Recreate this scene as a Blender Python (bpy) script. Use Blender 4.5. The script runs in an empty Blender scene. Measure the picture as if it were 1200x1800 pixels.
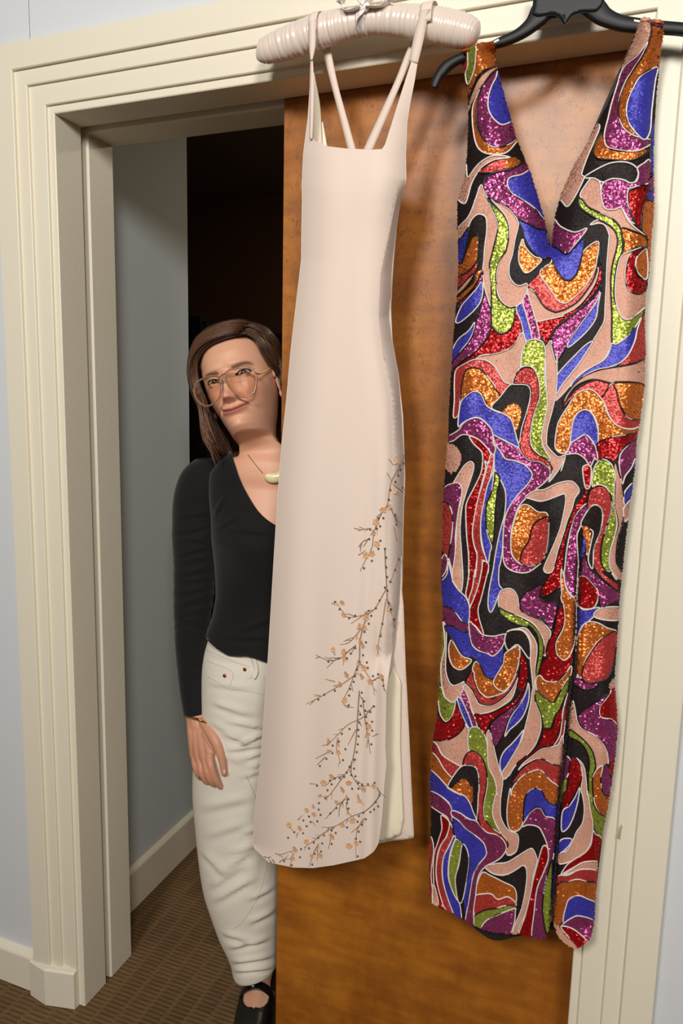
import bpy, bmesh, math, random
import numpy as np
from mathutils import Vector, Matrix, geometry
from mathutils.bvhtree import BVHTree

random.seed(7); rng = np.random.default_rng(7)
SC = bpy.context.scene
COL = SC.collection

# ------------------------------------------------------------------ camera
CAM = np.array([1.1286, -1.2562, 1.4789]); YAW, PIT, ROL, FPX = -0.3658, -0.1487, 0.0220, 1274.93
F_ = np.array([math.sin(YAW)*math.cos(PIT), math.cos(YAW)*math.cos(PIT), math.sin(PIT)])
R0 = np.array([math.cos(YAW), -math.sin(YAW), 0.0]); U0 = np.cross(R0, F_)
R_ = R0*math.cos(ROL)+U0*math.sin(ROL); U_ = -R0*math.sin(ROL)+U0*math.cos(ROL)
cd = bpy.data.cameras.new('camera'); cam = bpy.data.objects.new('camera', cd); COL.objects.link(cam)
cd.sensor_fit = 'VERTICAL'; cd.sensor_height = 24.0; cd.sensor_width = 16.0; cd.lens = FPX*24/1800
cd.clip_start = 0.02
m = Matrix.Identity(4)
for i in range(3):
    m[i][0], m[i][1], m[i][2], m[i][3] = R_[i], U_[i], -F_[i], CAM[i]
cam.matrix_world = m
SC.camera = cam

# ------------------------------------------------------------------ light
w = bpy.data.worlds.new('world'); SC.world = w; w.use_nodes = True
w.node_tree.nodes['Background'].inputs[0].default_value = (1.0, 0.96, 0.90, 1)
w.node_tree.nodes['Background'].inputs[1].default_value = 0.085
def area(name, loc, target, size, power, col):
    l = bpy.data.lights.new(name, 'AREA'); l.shape = 'DISK'; l.size = size; l.energy = power; l.color = col
    o = bpy.data.objects.new(name, l); COL.objects.link(o); o.location = loc
    o.rotation_euler = (Vector(target)-Vector(loc)).to_track_quat('-Z', 'Y').to_euler()
    return o
area('key_lamp', (0.62, -2.75, 2.85), (0.62, 0.0, 1.20), 0.62, 53, (1.0, 0.965, 0.915))
area('side_lamp', (1.90, -2.60, 2.65), (0.40, 0.1, 1.1), 0.62, 47, (1.0, 0.965, 0.915))
area('back_room_fill', (0.9, 1.5, 2.55), (0.7, 1.7, 0.0), 0.3, 7.0, (1.0, 0.80, 0.58))  # added fill with no real lamp behind it, lifts the far wall out of black
SC.view_settings.view_transform = 'Standard'; SC.view_settings.look = 'None'
SC.view_settings.exposure = 0.0; SC.view_settings.gamma = 1.0
SC.view_settings.use_curve_mapping = False

# ------------------------------------------------------------------ helpers
def lin(r, g, b, a=1.0):
    f = lambda c: (c/255/12.92) if c/255 <= .04045 else ((c/255+.055)/1.055)**2.4
    return (f(r), f(g), f(b), a)
def dirs(u, v):
    u = np.asarray(u, float)[..., None]; v = np.asarray(v, float)[..., None]
    return F_ + R_*(u-600)/FPX + U_*(900-v)/FPX
def at(u, v, y):
    d = dirs(u, v); k = (np.asarray(y, float)-CAM[1])/d[..., 1]
    return CAM + d*k[..., None]
def proj(P):
    d = np.asarray(P, float)-CAM; z = d@F_
    return np.stack([600+FPX*(d@R_)/z, 900-FPX*(d@U_)/z], -1)
def sstep(x, a, b):
    t = np.clip((np.asarray(x, float)-a)/(b-a), 0, 1); return t*t*(3-2*t)
def gau(x, s): return np.exp(-0.5*(np.asarray(x)/s)**2)

MATS = {}
def mat(name, col=(0.8, 0.8, 0.8, 1), rough=0.5, metal=0.0, spec=0.5, **kw):
    if name in MATS: return MATS[name]
    m = bpy.data.materials.new(name); m.use_nodes = True; MATS[name] = m
    b = m.node_tree.nodes['Principled BSDF']
    b.inputs['Base Color'].default_value = col; b.inputs['Roughness'].default_value = rough
    b.inputs['Metallic'].default_value = metal; b.inputs['Specular IOR Level'].default_value = spec
    for k, v in kw.items(): b.inputs[k.replace('_', ' ')].default_value = v
    return m
def N(m, t, **kw):
    n = m.node_tree.nodes.new(t)
    for k, v in kw.items(): setattr(n, k, v)
    return n
def L(m, a, b): m.node_tree.links.new(a, b)
def bsdf(m): return m.node_tree.nodes['Principled BSDF']
def noise_bump(m, scale=60, strength=0.1, dist=0.002, detail=4, vec=None):
    tc = N(m, 'ShaderNodeTexCoord'); n = N(m, 'ShaderNodeTexNoise'); n.inputs['Scale'].default_value = scale
    n.inputs['Detail'].default_value = detail
    b = N(m, 'ShaderNodeBump'); b.inputs['Strength'].default_value = strength; b.inputs['Distance'].default_value = dist
    if vec:
        mp = N(m, 'ShaderNodeMapping'); mp.inputs['Scale'].default_value = vec
        L(m, tc.outputs['Object'], mp.inputs['Vector']); L(m, mp.outputs['Vector'], n.inputs['Vector'])
    else: L(m, tc.outputs['Object'], n.inputs['Vector'])
    L(m, n.outputs['Fac'], b.inputs['Height']); L(m, b.outputs['Normal'], bsdf(m).inputs['Normal'])
    return n
def noise_color(m, c1, c2, scale=20, detail=4, vec=None, lo=.35, hi=.65):
    tc = N(m, 'ShaderNodeTexCoord'); n = N(m, 'ShaderNodeTexNoise'); n.inputs['Scale'].default_value = scale
    n.inputs['Detail'].default_value = detail
    mp = N(m, 'ShaderNodeMapping'); mp.inputs['Scale'].default_value = vec or (1, 1, 1)
    L(m, tc.outputs['Object'], mp.inputs['Vector']); L(m, mp.outputs['Vector'], n.inputs['Vector'])
    r = N(m, 'ShaderNodeValToRGB'); r.color_ramp.elements[0].color = c1; r.color_ramp.elements[1].color = c2
    r.color_ramp.elements[0].position = lo; r.color_ramp.elements[1].position = hi
    L(m, n.outputs['Fac'], r.inputs['Fac']); L(m, r.outputs['Color'], bsdf(m).inputs['Base Color'])
    return r
def attr_color(m, name='Col'):
    a = N(m, 'ShaderNodeAttribute', attribute_name=name); L(m, a.outputs['Color'], bsdf(m).inputs['Base Color'])
    return a

def mk(name, verts, faces, mats, parent=None, smooth=True, cols=None, midx=None, link=True):
    """one mesh object; faces a list of tuples or an int array (n,k)"""
    me = bpy.data.meshes.new(name)
    verts = np.asarray(verts, float)
    if isinstance(faces, np.ndarray):
        k = faces.shape[1]; nf = len(faces)
        me.vertices.add(len(verts)); me.vertices.foreach_set('co', verts.ravel())
        me.loops.add(nf*k); me.loops.foreach_set('vertex_index', faces.astype(np.int32).ravel())
        me.polygons.add(nf); me.polygons.foreach_set('loop_start', np.arange(0, nf*k, k, dtype=np.int32))
        me.update(calc_edges=True); me.validate()
    else:
        me.from_pydata(verts.tolist(), [], [tuple(f) for f in faces]); me.update()
    if not isinstance(mats, (list, tuple)): mats = [mats]
    for mt in mats: me.materials.append(mt)
    if midx is not None: me.polygons.foreach_set('material_index', np.asarray(midx, np.int32))
    me.polygons.foreach_set('use_smooth', np.full(len(me.polygons), smooth))
    if cols is not None:
        c = np.asarray(cols, np.float32)
        if c.shape[1] == 3: c = np.concatenate([c, np.ones((len(c), 1), np.float32)], 1)
        a = me.color_attributes.new('Col', 'FLOAT_COLOR', 'POINT'); a.data.foreach_set('color', c.ravel())
    o = bpy.data.objects.new(name, me)
    if link: COL.objects.link(o)
    if parent is not None: o.parent = parent
    return o
def thing(name, label, cat, parent=None):
    o = bpy.data.objects.new(name, None); COL.objects.link(o); o['label'] = label; o['category'] = cat
    o.empty_display_size = 0.05
    return o
def struct(o, label, cat): o['kind'] = 'structure'; o['label'] = label; o['category'] = cat; return o

class MB:
    def __init__(s): s.v, s.f, s.c, s.n = [], [], [], 0
    def add(s, v, f, c=None):
        v = np.asarray(v, float).reshape(-1, 3)
        s.v.append(v); s.f += [tuple(int(i)+s.n for i in q) for q in f]; s.n += len(v)
        if c is not None: s.c.append(np.tile(np.asarray(c, float)[:3], (len(v), 1)) if np.ndim(c) == 1 else np.asarray(c)[:, :3])
    def build(s, name, mats, parent=None, smooth=True):
        return mk(name, np.concatenate(s.v), s.f, mats, parent, smooth, np.concatenate(s.c) if s.c else None)
def gridf(n, m_, closed=True, caps=False):
    f = []
    for i in range(n-1):
        for j in range(m_ if closed else m_-1):
            k = (j+1) % m_
            f.append((i*m_+j, i*m_+k, (i+1)*m_+k, (i+1)*m_+j))
    if caps: f.append(tuple(range(m_-1, -1, -1))); f.append(tuple((n-1)*m_+j for j in range(m_)))
    return f
def box(x0, x1, y0, y1, z0, z1):
    v = [(x, y, z) for x in (x0, x1) for y in (y0, y1) for z in (z0, z1)]
    f = [(0, 1, 3, 2), (4, 6, 7, 5), (0, 4, 5, 1), (2, 3, 7, 6), (0, 2, 6, 4), (1, 5, 7, 3)]
    return v, f
def smoothpath(P, k=6, closed=False):
    P = np.asarray(P, float); n = len(P)
    if n < 3 and not closed:
        t = np.linspace(0, 1, k+1)[:, None]; return P[0]*(1-t)+P[-1]*t
    out = []
    for i in range(n if closed else n-1):
        if closed: a, b, c, d = P[(i-1) % n], P[i], P[(i+1) % n], P[(i+2) % n]
        else: a, b, c, d = P[max(i-1, 0)], P[i], P[i+1], P[min(i+2, n-1)]
        for t in np.arange(k)/k:
            out.append(.5*((2*b)+(c-a)*t+(2*a-5*b+4*c-d)*t*t+(3*b-a-3*c+d)*t**3))
    if not closed: out.append(P[-1])
    return np.array(out)
def tube(P, r, n=8, closed=False, flat=None, up=(0, -1, 0), caps=True):
    """swept tube; flat = (dirvec, factor) not used; r scalar or array; r2 gives ribbon thickness"""
    P = np.asarray(P, float); k = len(P); r = np.broadcast_to(np.asarray(r, float), (k,))
    r2 = r if flat is None else np.broadcast_to(np.asarray(flat, float), (k,))
    T = np.roll(P, -1, 0)-np.roll(P, 1, 0) if closed else np.gradient(P, axis=0)
    T /= np.linalg.norm(T, axis=1, keepdims=True)+1e-12
    up = np.asarray(up, float)
    up = np.broadcast_to(up, P.shape) if up.ndim == 1 else up
    A = np.cross(T, up); bad = np.linalg.norm(A, axis=1) < 1e-4
    A[bad] = np.cross(T[bad], np.array([1.0, .13, .2])); A /= np.linalg.norm(A, axis=1, keepdims=True)
    B = np.cross(A, T)
    th = np.arange(n)*2*math.pi/n
    V = P[:, None]+A[:, None]*np.cos(th)[None, :, None]*r[:, None, None]+B[:, None]*np.sin(th)[None, :, None]*r2[:, None, None]
    f = gridf(k, n, True, caps and not closed)
    if closed: f += [((k-1)*n+j, (k-1)*n+(j+1) % n, (j+1) % n, j) for j in range(n)]
    return V.reshape(-1, 3), f
def sphere(c, r, n=8, m_=6, sc=(1, 1, 1)):
    v, f = [], []
    for i in range(m_+1):
        a = math.pi*i/m_
        for j in range(n):
            b = 2*math.pi*j/n
            v.append((c[0]+r*sc[0]*math.sin(a)*math.cos(b), c[1]+r*sc[1]*math.sin(a)*math.sin(b), c[2]+r*sc[2]*math.cos(a)))
    return v, gridf(m_+1, n)
def inpoly(px, poly):
    x, y = px[:, 0], px[:, 1]; res = np.zeros(len(px), bool)
    lo, hi = poly.min(0), poly.max(0)
    cand = np.where((x >= lo[0]) & (x <= hi[0]) & (y >= lo[1]) & (y <= hi[1]))[0]
    if len(cand) == 0: return res
    X, Y = x[cand], y[cand]; r = np.zeros(len(cand), bool)
    a = poly; b = np.roll(poly, -1, 0)
    for (x1, y1), (x2, y2) in zip(a, b):
        if y1 == y2: continue
        c = (y1 > Y) != (y2 > Y)
        r ^= c & (X < (x2-x1)*(Y-y1)/(y2-y1)+x1)
    res[cand] = r; return res
def polydist(px, poly, closed=True):
    a = poly; b = np.roll(poly, -1, 0)
    if not closed: a, b = a[:-1], b[:-1]
    d = np.full(len(px), 1e9)
    for p, q in zip(a, b):
        e = q-p; t = np.clip(((px-p)@e)/(e@e+1e-9), 0, 1); dd = px-p-t[:, None]*e
        d = np.minimum(d, (dd*dd).sum(1))
    return np.sqrt(d)
def resample(P, step, closed=False):
    P = np.asarray(P, float)
    if closed: P = np.vstack([P, P[:1]])
    s = np.concatenate([[0], np.cumsum(np.linalg.norm(np.diff(P, axis=0), axis=1))])
    n = max(2, int(s[-1]/step)+1); t = np.linspace(0, s[-1], n+1)
    Q = np.stack([np.interp(t, s, P[:, k]) for k in range(P.shape[1])], -1)
    return Q[:-1] if closed else Q
def cdt(poly, step, rings=()):
    """triangulate the inside of an outline with an even grid inside; returns px verts, faces"""
    poly = resample(poly, step, True)
    lo, hi = poly.min(0), poly.max(0)
    gx, gy = np.meshgrid(np.arange(lo[0], hi[0], step), np.arange(lo[1], hi[1], step*.9))
    gx[1::2] += step/2
    g = np.stack([gx.ravel(), gy.ravel()], -1)
    area2 = np.sum(poly[:, 0]*np.roll(poly[:, 1], -1)-np.roll(poly[:, 0], -1)*poly[:, 1])
    tg = np.roll(poly, -1, 0)-np.roll(poly, 1, 0); tg /= np.linalg.norm(tg, axis=1, keepdims=True)+1e-9
    inn = np.stack([-tg[:, 1], tg[:, 0]], -1)*np.sign(area2)
    extra = []
    for o in rings:
        q = poly+inn*o; q = q[inpoly(q, poly)]; extra.append(q[polydist(q, poly) > o*.93])
    g = g[inpoly(g, poly)]; g = g[polydist(g, poly) > (max(rings)+step*.6 if rings else step*.45)]
    if extra: g = np.vstack(extra+[g])
    pts = np.vstack([poly, g]); n = len(poly)
    r = geometry.delaunay_2d_cdt([Vector(p) for p in pts], [(i, (i+1) % n) for i in range(n)], [], 1, 1e-5)
    return np.array([tuple(v) for v in r[0]]), [tuple(f) for f in r[2]]
def sheet(name, poly, step, yfun, mats, parent=None, thick=0.0, cols=None, normals=False):
    px, f = cdt(poly, step, (1.2, 3.0, 5.6, 9.0) if normals else ())
    d = polydist(px, resample(poly, step, True))
    V = at(px[:, 0], px[:, 1], yfun(px, d))
    f = [tuple(reversed(q)) for q in f]
    o = mk(name, V, f, mats, parent)
    if normals:
        h = .6; z0 = np.zeros(len(px)); pa, pb = px+[h, 0], px+[0, h]; pc, pd_ = px-[h, 0], px-[0, h]
        du = at(pa[:, 0], pa[:, 1], yfun(pa, z0))-at(pc[:, 0], pc[:, 1], yfun(pc, z0)); dv = at(pb[:, 0], pb[:, 1], yfun(pb, z0))-at(pd_[:, 0], pd_[:, 1], yfun(pd_, z0))
        nn = np.cross(dv, du); nn /= np.linalg.norm(nn, axis=1, keepdims=True)+1e-12
        o.data.normals_split_custom_set_from_vertices(nn.tolist())
    if thick:
        md = o.modifiers.new('thickness', 'SOLIDIFY'); md.thickness = thick; md.offset = -1
    return o
def bvh_of(o):
    me = o.data
    return BVHTree.FromPolygons([v.co[:] for v in me.vertices], [p.vertices[:] for p in me.polygons])
def drape(px, trees, lift):
    """where the lines of sight through px first meet the given surfaces, lifted off them"""
    out = []
    for u, v in np.asarray(px, float):
        d = Vector(dirs(u, v)).normalized(); best = None
        for t in trees:
            h = t.ray_cast(Vector(CAM), d)
            if h[0] is not None and (best is None or h[3] < best[3]): best = h
        if best is None: out.append(None); continue
        n = best[1] if best[1].dot(d) < 0 else -best[1]
        out.append(np.array(best[0]+n*lift))
    return out
def drape_path(px, trees, lift):
    q = [p for p in drape(px, trees, lift) if p is not None]
    return np.array(q) if len(q) > 1 else None

# ------------------------------------------------------------------ materials of the room
cream = mat('cream_paint', lin(232, 224, 203), .42); noise_bump(cream, 90, .12, .002)
wallm = mat('pale_blue_wall_paint', lin(214, 217, 220), .6); noise_bump(wallm, 140, .10, .002)
hallm = mat('grey_blue_wall_paint', lin(206, 216, 216), .6); noise_bump(hallm, 140, .10, .002)
brownm = mat('brown_wall_paint', lin(120, 90, 62), .7)
darkm = mat('black_lacquer', lin(12, 11, 10), .4)
ceilm = mat('ceiling_paint', lin(150, 145, 135), .8)

# burl veneer
burl = mat('burl_veneer', lin(200, 125, 40), .5, spec=.5, Coat_Weight=.38, Coat_Roughness=.30)
tc = N(burl, 'ShaderNodeTexCoord')
n1 = N(burl, 'ShaderNodeTexNoise'); n1.inputs['Scale'].default_value = 5.5; n1.inputs['Detail'].default_value = 6; n1.inputs['Roughness'].default_value = .6
mp1 = N(burl, 'ShaderNodeMapping'); mp1.inputs['Scale'].default_value = (1.5, 1, 1)
L(burl, tc.outputs['Object'], mp1.inputs['Vector']); L(burl, mp1.outputs['Vector'], n1.inputs['Vector'])
r1 = N(burl, 'ShaderNodeValToRGB')
r1.color_ramp.elements[0].position = .3; r1.color_ramp.elements[0].color = lin(140, 77, 13)
r1.color_ramp.elements[1].position = .72; r1.color_ramp.elements[1].color = lin(192, 120, 32)
L(burl, n1.outputs['Fac'], r1.inputs['Fac'])
# figure: short dark squiggles
n2 = N(burl, 'ShaderNodeTexNoise'); n2.inputs['Scale'].default_value = 46; n2.inputs['Detail'].default_value = 3; n2.inputs['Distortion'].default_value = 1.6
mp2 = N(burl, 'ShaderNodeMapping'); mp2.inputs['Scale'].default_value = (1.3, 1, .8)
L(burl, tc.outputs['Object'], mp2.inputs['Vector']); L(burl, mp2.outputs['Vector'], n2.inputs['Vector'])
r2 = N(burl, 'ShaderNodeValToRGB')
for p, c in ((0.0, 0), (.485, 0), (.5, 1), (.515, 0)):
    pass
e = r2.color_ramp.elements; e[0].position = .47; e[0].color = (0, 0, 0, 1); e[1].position = .495; e[1].color = (1, 1, 1, 1)
x = e.new(.505); x.color = (1, 1, 1, 1); x = e.new(.53); x.color = (0, 0, 0, 1)
L(burl, n2.outputs['Fac'], r2.inputs['Fac'])
n3 = N(burl, 'ShaderNodeTexNoise'); n3.inputs['Scale'].default_value = 60; n3.inputs['Detail'].default_value = 2
L(burl, tc.outputs['Object'], n3.inputs['Vector'])
r3 = N(burl, 'ShaderNodeValToRGB'); r3.color_ramp.elements[0].position = .47; r3.color_ramp.elements[1].position = .57
L(burl, n3.outputs['Fac'], r3.inputs['Fac'])
# the squiggles are dense at the top of the door and thin out below
sx = N(burl, 'ShaderNodeSeparateXYZ'); L(burl, tc.outputs['Object'], sx.inputs['Vector'])
mr = N(burl, 'ShaderNodeMapRange'); mr.inputs['From Min'].default_value = .9; mr.inputs['From Max'].default_value = 1.8
mr.inputs['To Min'].default_value = .12; mr.inputs['To Max'].default_value = .65; L(burl, sx.outputs['Z'], mr.inputs['Value'])
mu = N(burl, 'ShaderNodeMath', operation='MULTIPLY'); L(burl, r2.outputs['Color'], mu.inputs[0]); L(burl, r3.outputs['Color'], mu.inputs[1])
mu2 = N(burl, 'ShaderNodeMath', operation='MULTIPLY'); L(burl, mu.outputs[0], mu2.inputs[0]); L(burl, mr.outputs[0], mu2.inputs[1])
mx = N(burl, 'ShaderNodeMixRGB'); mx.inputs['Color2'].default_value = lin(92, 44, 12)
L(burl, mu2.outputs[0], mx.inputs['Fac']); L(burl, r1.outputs['Color'], mx.inputs['Color1'])
# horizontal ripple figure
n4 = N(burl, 'ShaderNodeTexNoise'); n4.inputs['Scale'].default_value = 9; n4.inputs['Detail'].default_value = 5
mp4 = N(burl, 'ShaderNodeMapping'); mp4.inputs['Scale'].default_value = (1, 1, 4.5)
L(burl, tc.outputs['Object'], mp4.inputs['Vector']); L(burl, mp4.outputs['Vector'], n4.inputs['Vector'])
r4 = N(burl, 'ShaderNodeValToRGB'); r4.color_ramp.elements[0].position = .38; r4.color_ramp.elements[0].color = (.72, .66, .6, 1)
r4.color_ramp.elements[1].position = .6; r4.color_ramp.elements[1].color = (1, 1, 1, 1)
L(burl, n4.outputs['Fac'], r4.inputs['Fac'])
mm = N(burl, 'ShaderNodeMixRGB', blend_type='MULTIPLY'); mm.inputs['Fac'].default_value = .7
L(burl, mx.outputs['Color'], mm.inputs['Color1']); L(burl, r4.outputs['Color'], mm.inputs['Color2'])
L(burl, mm.outputs['Color'], bsdf(burl).inputs['Base Color'])
bp = N(burl, 'ShaderNodeBump'); bp.inputs['Strength'].default_value = .18; bp.inputs['Distance'].default_value = .004
L(burl, n4.outputs['Fac'], bp.inputs['Height']); L(burl, bp.outputs['Normal'], bsdf(burl).inputs['Normal'])

# ------------------------------------------------------------------ structure
W, H = 1.1138, 2.05
A0, A1, A2, A3 = .1368, .0856, .0557, .0158
D1, S1, D2 = .0826, .0197, .186
PROF = [(A0, .010), (A0, -.0165), (A0-.0015, -.018), (A1+.0014, -.018), (A1, -.0168), (A1, -.010), (A2+.0014, -.010), (A2, -.0088),
        (A2, -.003), (A3+.0014, -.003), (A3, -.0018), (A3, .004), (.0018, .004), (0, .0055), (0, D1-.001), (.001, D1), (.06, D1)]
PROF2 = [(.06, D1+S1), (.004, D1+S1), (0, D1+S1+.004), (0, D2-.001), (.001, D2), (.03, D2)]
def sweep(prof, side, h=H):
    o = np.array([p[0] for p in prof]); y = np.array([p[1] for p in prof])
    if side == 'left': a, b = (-o, y, 0*o), (-o, y, h+o)
    elif side == 'head': a, b = (-o, y, h+o), (W+o, y, h+o)
    else: a, b = (W+o, y, h+o), (W+o, y, 0*o)
    V = np.concatenate([np.stack(a, -1), np.stack(b, -1)]); n = len(o)
    return V, [(i, i+1, n+i+1, n+i) for i in range(n-1)]
for nm, side, lab in (('trim_1', 'left', 'cream stepped door casing and reveal, left upright'), ('trim_2', 'head', 'cream stepped door casing, head piece across the top'),
                      ('trim_3', 'right', 'cream stepped door casing, right upright behind sequin dress')):
    v, f = sweep(PROF, side); struct(mk(nm, v, f, cream, smooth=False), lab, 'door trim')
for nm, side, lab in (('trim_4', 'left', 'cream inner door jamb behind the pocket slot, left'), ('trim_5', 'head', 'cream inner door head behind the pocket slot'),
                      ('trim_6', 'right', 'cream inner door jamb on the right, behind the door')):
    v, f = sweep(PROF2, side, H-.0064); struct(mk(nm, v, f, cream, smooth=False), lab, 'door trim')
b = MB()
b.add(*box(-1.6, -.06, .010, D2, 0, 2.75)); b.add(*box(-.061, W+.06, .010, D2, H+.06, 2.75))
b.add(*box(W+.06, 2.8, .010, D1, 0, 2.75)); b.add(*box(W+.06, 2.8, D1+S1, D2, 0, 2.75))
struct(b.build('wall_front', wallm, smooth=False), 'pale blue-white wall around the cream door casing', 'wall')
# hall behind: side wall, far walls, ceiling
XW = -.118
b = MB(); b.add(*box(-.35, XW, D2-.02, .672, 0, 2.6)); struct(b.build('wall_left', hallm, smooth=False), 'grey-blue side wall of the room behind the doorway', 'wall')
b = MB(); b.add(*box(-1.6, 2.8, 2.5, 2.6, 0, 2.6)); struct(b.build('wall_back', brownm, smooth=False), 'dark brown far wall seen through the doorway', 'wall')
b = MB(); b.add(*box(-1.7, -1.6, D2, 3.3, 0, 2.6)); b.add(*box(2.7, 2.8, D2, 3.3, 0, 2.6)); struct(b.build('wall_right', brownm, smooth=False), 'dark brown end walls of the back room', 'wall')
b = MB(); b.add(*box(-1.7, 2.8, D2, 3.3, 2.6, 2.7)); struct(b.build('ceiling', ceilm, smooth=False), 'ceiling of the dim back room', 'ceiling')
# baseboards
def base_run(p0, p1, nrm, h, t, name, lab):
    p0, p1, nrm = map(np.array, (p0, p1, nrm)); prof = [(t, 0), (t, h-.012), (t-.002, h-.008), (.002, h), (0, h)]
    V = [list(np.append(p+nrm*o, z)) for p in (p0, p1) for o, z in prof]; n = len(prof)
    return mk(name, V, [(i, i+1, n+i+1, n+i) for i in range(n-1)]+[tuple(range(n)), tuple(range(2*n-1, n-1, -1))], cream, smooth=False)
struct(base_run((XW, D2), (XW, .672), (1., 0.), .128, .015, 'baseboard_left', None), 'cream baseboard along the grey-blue side wall inside', 'baseboard')
struct(base_run((-1.6, .010), (-.150, .010), (0., -1.), .100, .020, 'baseboard_front', None), 'cream baseboard left of the door casing', 'baseboard')
PL = [(-.150, -.008), (-.1475, -.020), (-.092, -.0295), (-.0165, -.0125), (-.0158, .004)]
hp = .098
V = [(x, y, 0) for x, y in PL]+[(x, y, hp-.005) for x, y in PL]+[(x+.001, y+.005, hp) for x, y in PL]+[(x, .01, hp) for x, y in PL]; n = len(PL)
struct(mk('trim_7', V, [(r*n+i, r*n+i+1, (r+1)*n+i+1, (r+1)*n+i) for r in range(3) for i in range(n-1)], cream, smooth=False), 'cream plinth block at the foot of the left casing', 'door trim')
scm = smoothpath([(1092, 1450), (1089, 1461), (1087, 1474)], 5); b = MB(); b.add(*tube(at(scm[:, 0], scm[:, 1], -.0184), np.linspace(.0006, .0014, len(scm)), 6, flat=.0003))
b.build('scuff_mark', mat('scuff', lin(196, 150, 92), .7), bpy.data.objects['trim_3'])
# sliding door
b = MB(); dx0, dx1, dy0, dy1, dz0, dz1 = .479, 1.46, D1+.003, D1+.017, .006, 2.095
c_ = .0015
for (x0, x1, y0, y1, z0, z1) in ((dx0, dx1, dy0, dy1, dz0, dz1),): b.add(*box(x0, x1, y0, y1, z0, z1))
door = b.build('door_1', burl, smooth=False)
bv = door.modifiers.new('edge', 'BEVEL'); bv.width = .0012; bv.segments = 2
struct(door, 'amber burl wood sliding pocket door behind the two dresses', 'door')

# carpet: woven ribs, real relief
carpet = mat('brown_woven_carpet', lin(120, 90, 58), .95, spec=.1)
attr_color(carpet)
nb = noise_bump(carpet, 900, .5, .001)
X0, X1, Y0, Y1 = -1.0, 1.5, -.55, 1.5
cw, rp = .052, .0125
xs = []
for k in range(int((X1-X0)/cw)): xs += [X0+k*cw+o for o in (0, .0035, .0065, .026, .0455, .0485)]
xs = np.array(xs); ys = np.arange(Y0, Y1, rp/5)
gx, gy = np.meshgrid(xs, ys)
col_i = np.floor((gx-X0)/cw+1e-6).astype(int)
ph = (col_i % 2)*.25
rib = .5+.5*np.cos(2*np.pi*(gy/rp+ph))
seam = np.minimum((gx-X0) % cw, cw-(gx-X0) % cw) < .005
blk = np.floor(gy/(rp*8)+((col_i*.5) % 1)).astype(int)
tone = rng.uniform(.86, 1.06, (400, 400))[(col_i+7) % 400, (blk+50) % 400]
zz = -.003+.0019*rib**.7*np.where(seam, .55, 1)
rr = rng.uniform(.85, 1.12, gx.shape)
base_c = np.array(lin(120, 94, 66)[:3]); dark_c = np.array(lin(94, 72, 49)[:3]); seam_c = np.array(lin(122, 94, 62)[:3])
cc = (dark_c+(base_c-dark_c)*rib[..., None])*tone[..., None]*rr[..., None]
cc = np.where(seam[..., None], cc*.4+.6*seam_c*rr[..., None], cc)
ny, nx = gx.shape
idx = np.arange(ny*nx).reshape(ny, nx)
fa = np.stack([idx[:-1, :-1], idx[:-1, 1:], idx[1:, 1:], idx[1:, :-1]], -1).reshape(-1, 4)
fl = mk('floor', np.stack([gx, gy, zz], -1).reshape(-1, 3), fa, carpet, smooth=True, cols=cc.reshape(-1, 3))
struct(fl, 'brown ribbed woven carpet running through the doorway', 'floor')
b = MB(); b.add(*box(-1.7, 2.8, -3.2, 3.3, -.05, -.0045), c=lin(112, 82, 52)); far = b.build('subfloor', carpet, fl, smooth=False)

# tall dark cabinet deep in the room
cab = thing('cabinet', 'tall black cabinet standing beyond the grey-blue wall', 'cabinet')
b = MB(); b.add(*box(-.95, -.47, 1.3, 2.2, 0, 1.81)); b.build('carcass', darkm, cab, smooth=False)
b = MB(); b.add(*box(-.47, -.452, 1.315, 1.745, .05, 1.79)); b.build('door', darkm, cab, smooth=False)
b = MB(); b.add(*box(-.47, -.452, 1.755, 2.185, .05, 1.79)); b.build('door', darkm, cab, smooth=False)

# ------------------------------------------------------------------ hangers
satin = mat('ivory_satin', lin(228, 211, 197), .24, spec=.8, Sheen_Weight=.3)
ribbon = mat('white_ribbon', lin(240, 232, 226), .45)
steel = mat('hook_steel', lin(190, 190, 190), .25, 1.0)
blackp = mat('black_plastic', lin(20, 21, 23), .48, spec=.35)
ps = thing('padded_hanger', 'ivory satin padded hanger with a small bow, holding the pink dress', 'hanger')
sx_ = [(452, 92, 3), (454, 92, 8), (459, 92, 14), (470, 88, 18), (504, 76, 22), (550, 59, 23), (590, 47, 22), (618, 41, 20.5), (640, 37, 19), (660, 35, 19.5), (700, 36, 21.5), (745, 42, 23.5), (780, 48, 24), (810, 54, 23), (830, 58, 19), (838, 60, 13), (842, 61, 4)]
c = smoothpath([(a, b_) for a, b_, _ in sx_], 34); rr = smoothpath([(r_, 0) for _, _, r_ in sx_], 34)[:, 0]
HY = -.052
P = at(c[:, 0], c[:, 1], HY); sc_ = np.linalg.norm(P-CAM, axis=1)/FPX
n_ = 40; th = np.arange(n_)*2*np.pi/n_
s_ = np.linspace(0, 1, len(P))
T = np.gradient(P, axis=0); T /= np.linalg.norm(T, axis=1, keepdims=True)
Up = np.cross(np.array([0, 1., 0]), T); Up *= np.sign(Up[:, 2:3]+1e-9)
pleat = np.zeros((len(P), n_))
for k in range(26):
    f0 = rng.uniform(160, 640); ph = rng.uniform(0, 7); tw = rng.uniform(-2, 2)
    pleat += np.sin(f0*s_[:, None]+ph+tw*np.sin(th+ph)[None]*2)/26
rad = (rr*sc_)[:, None]*(1+.13*pleat*np.clip(rr/22, 0, 1)[:, None])
V = P[:, None]+Up[:, None]*np.cos(th)[None, :, None]*rad[..., None]+np.array([0, -1., 0])*np.sin(th)[None, :, None]*rad[..., None]*.92
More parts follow.
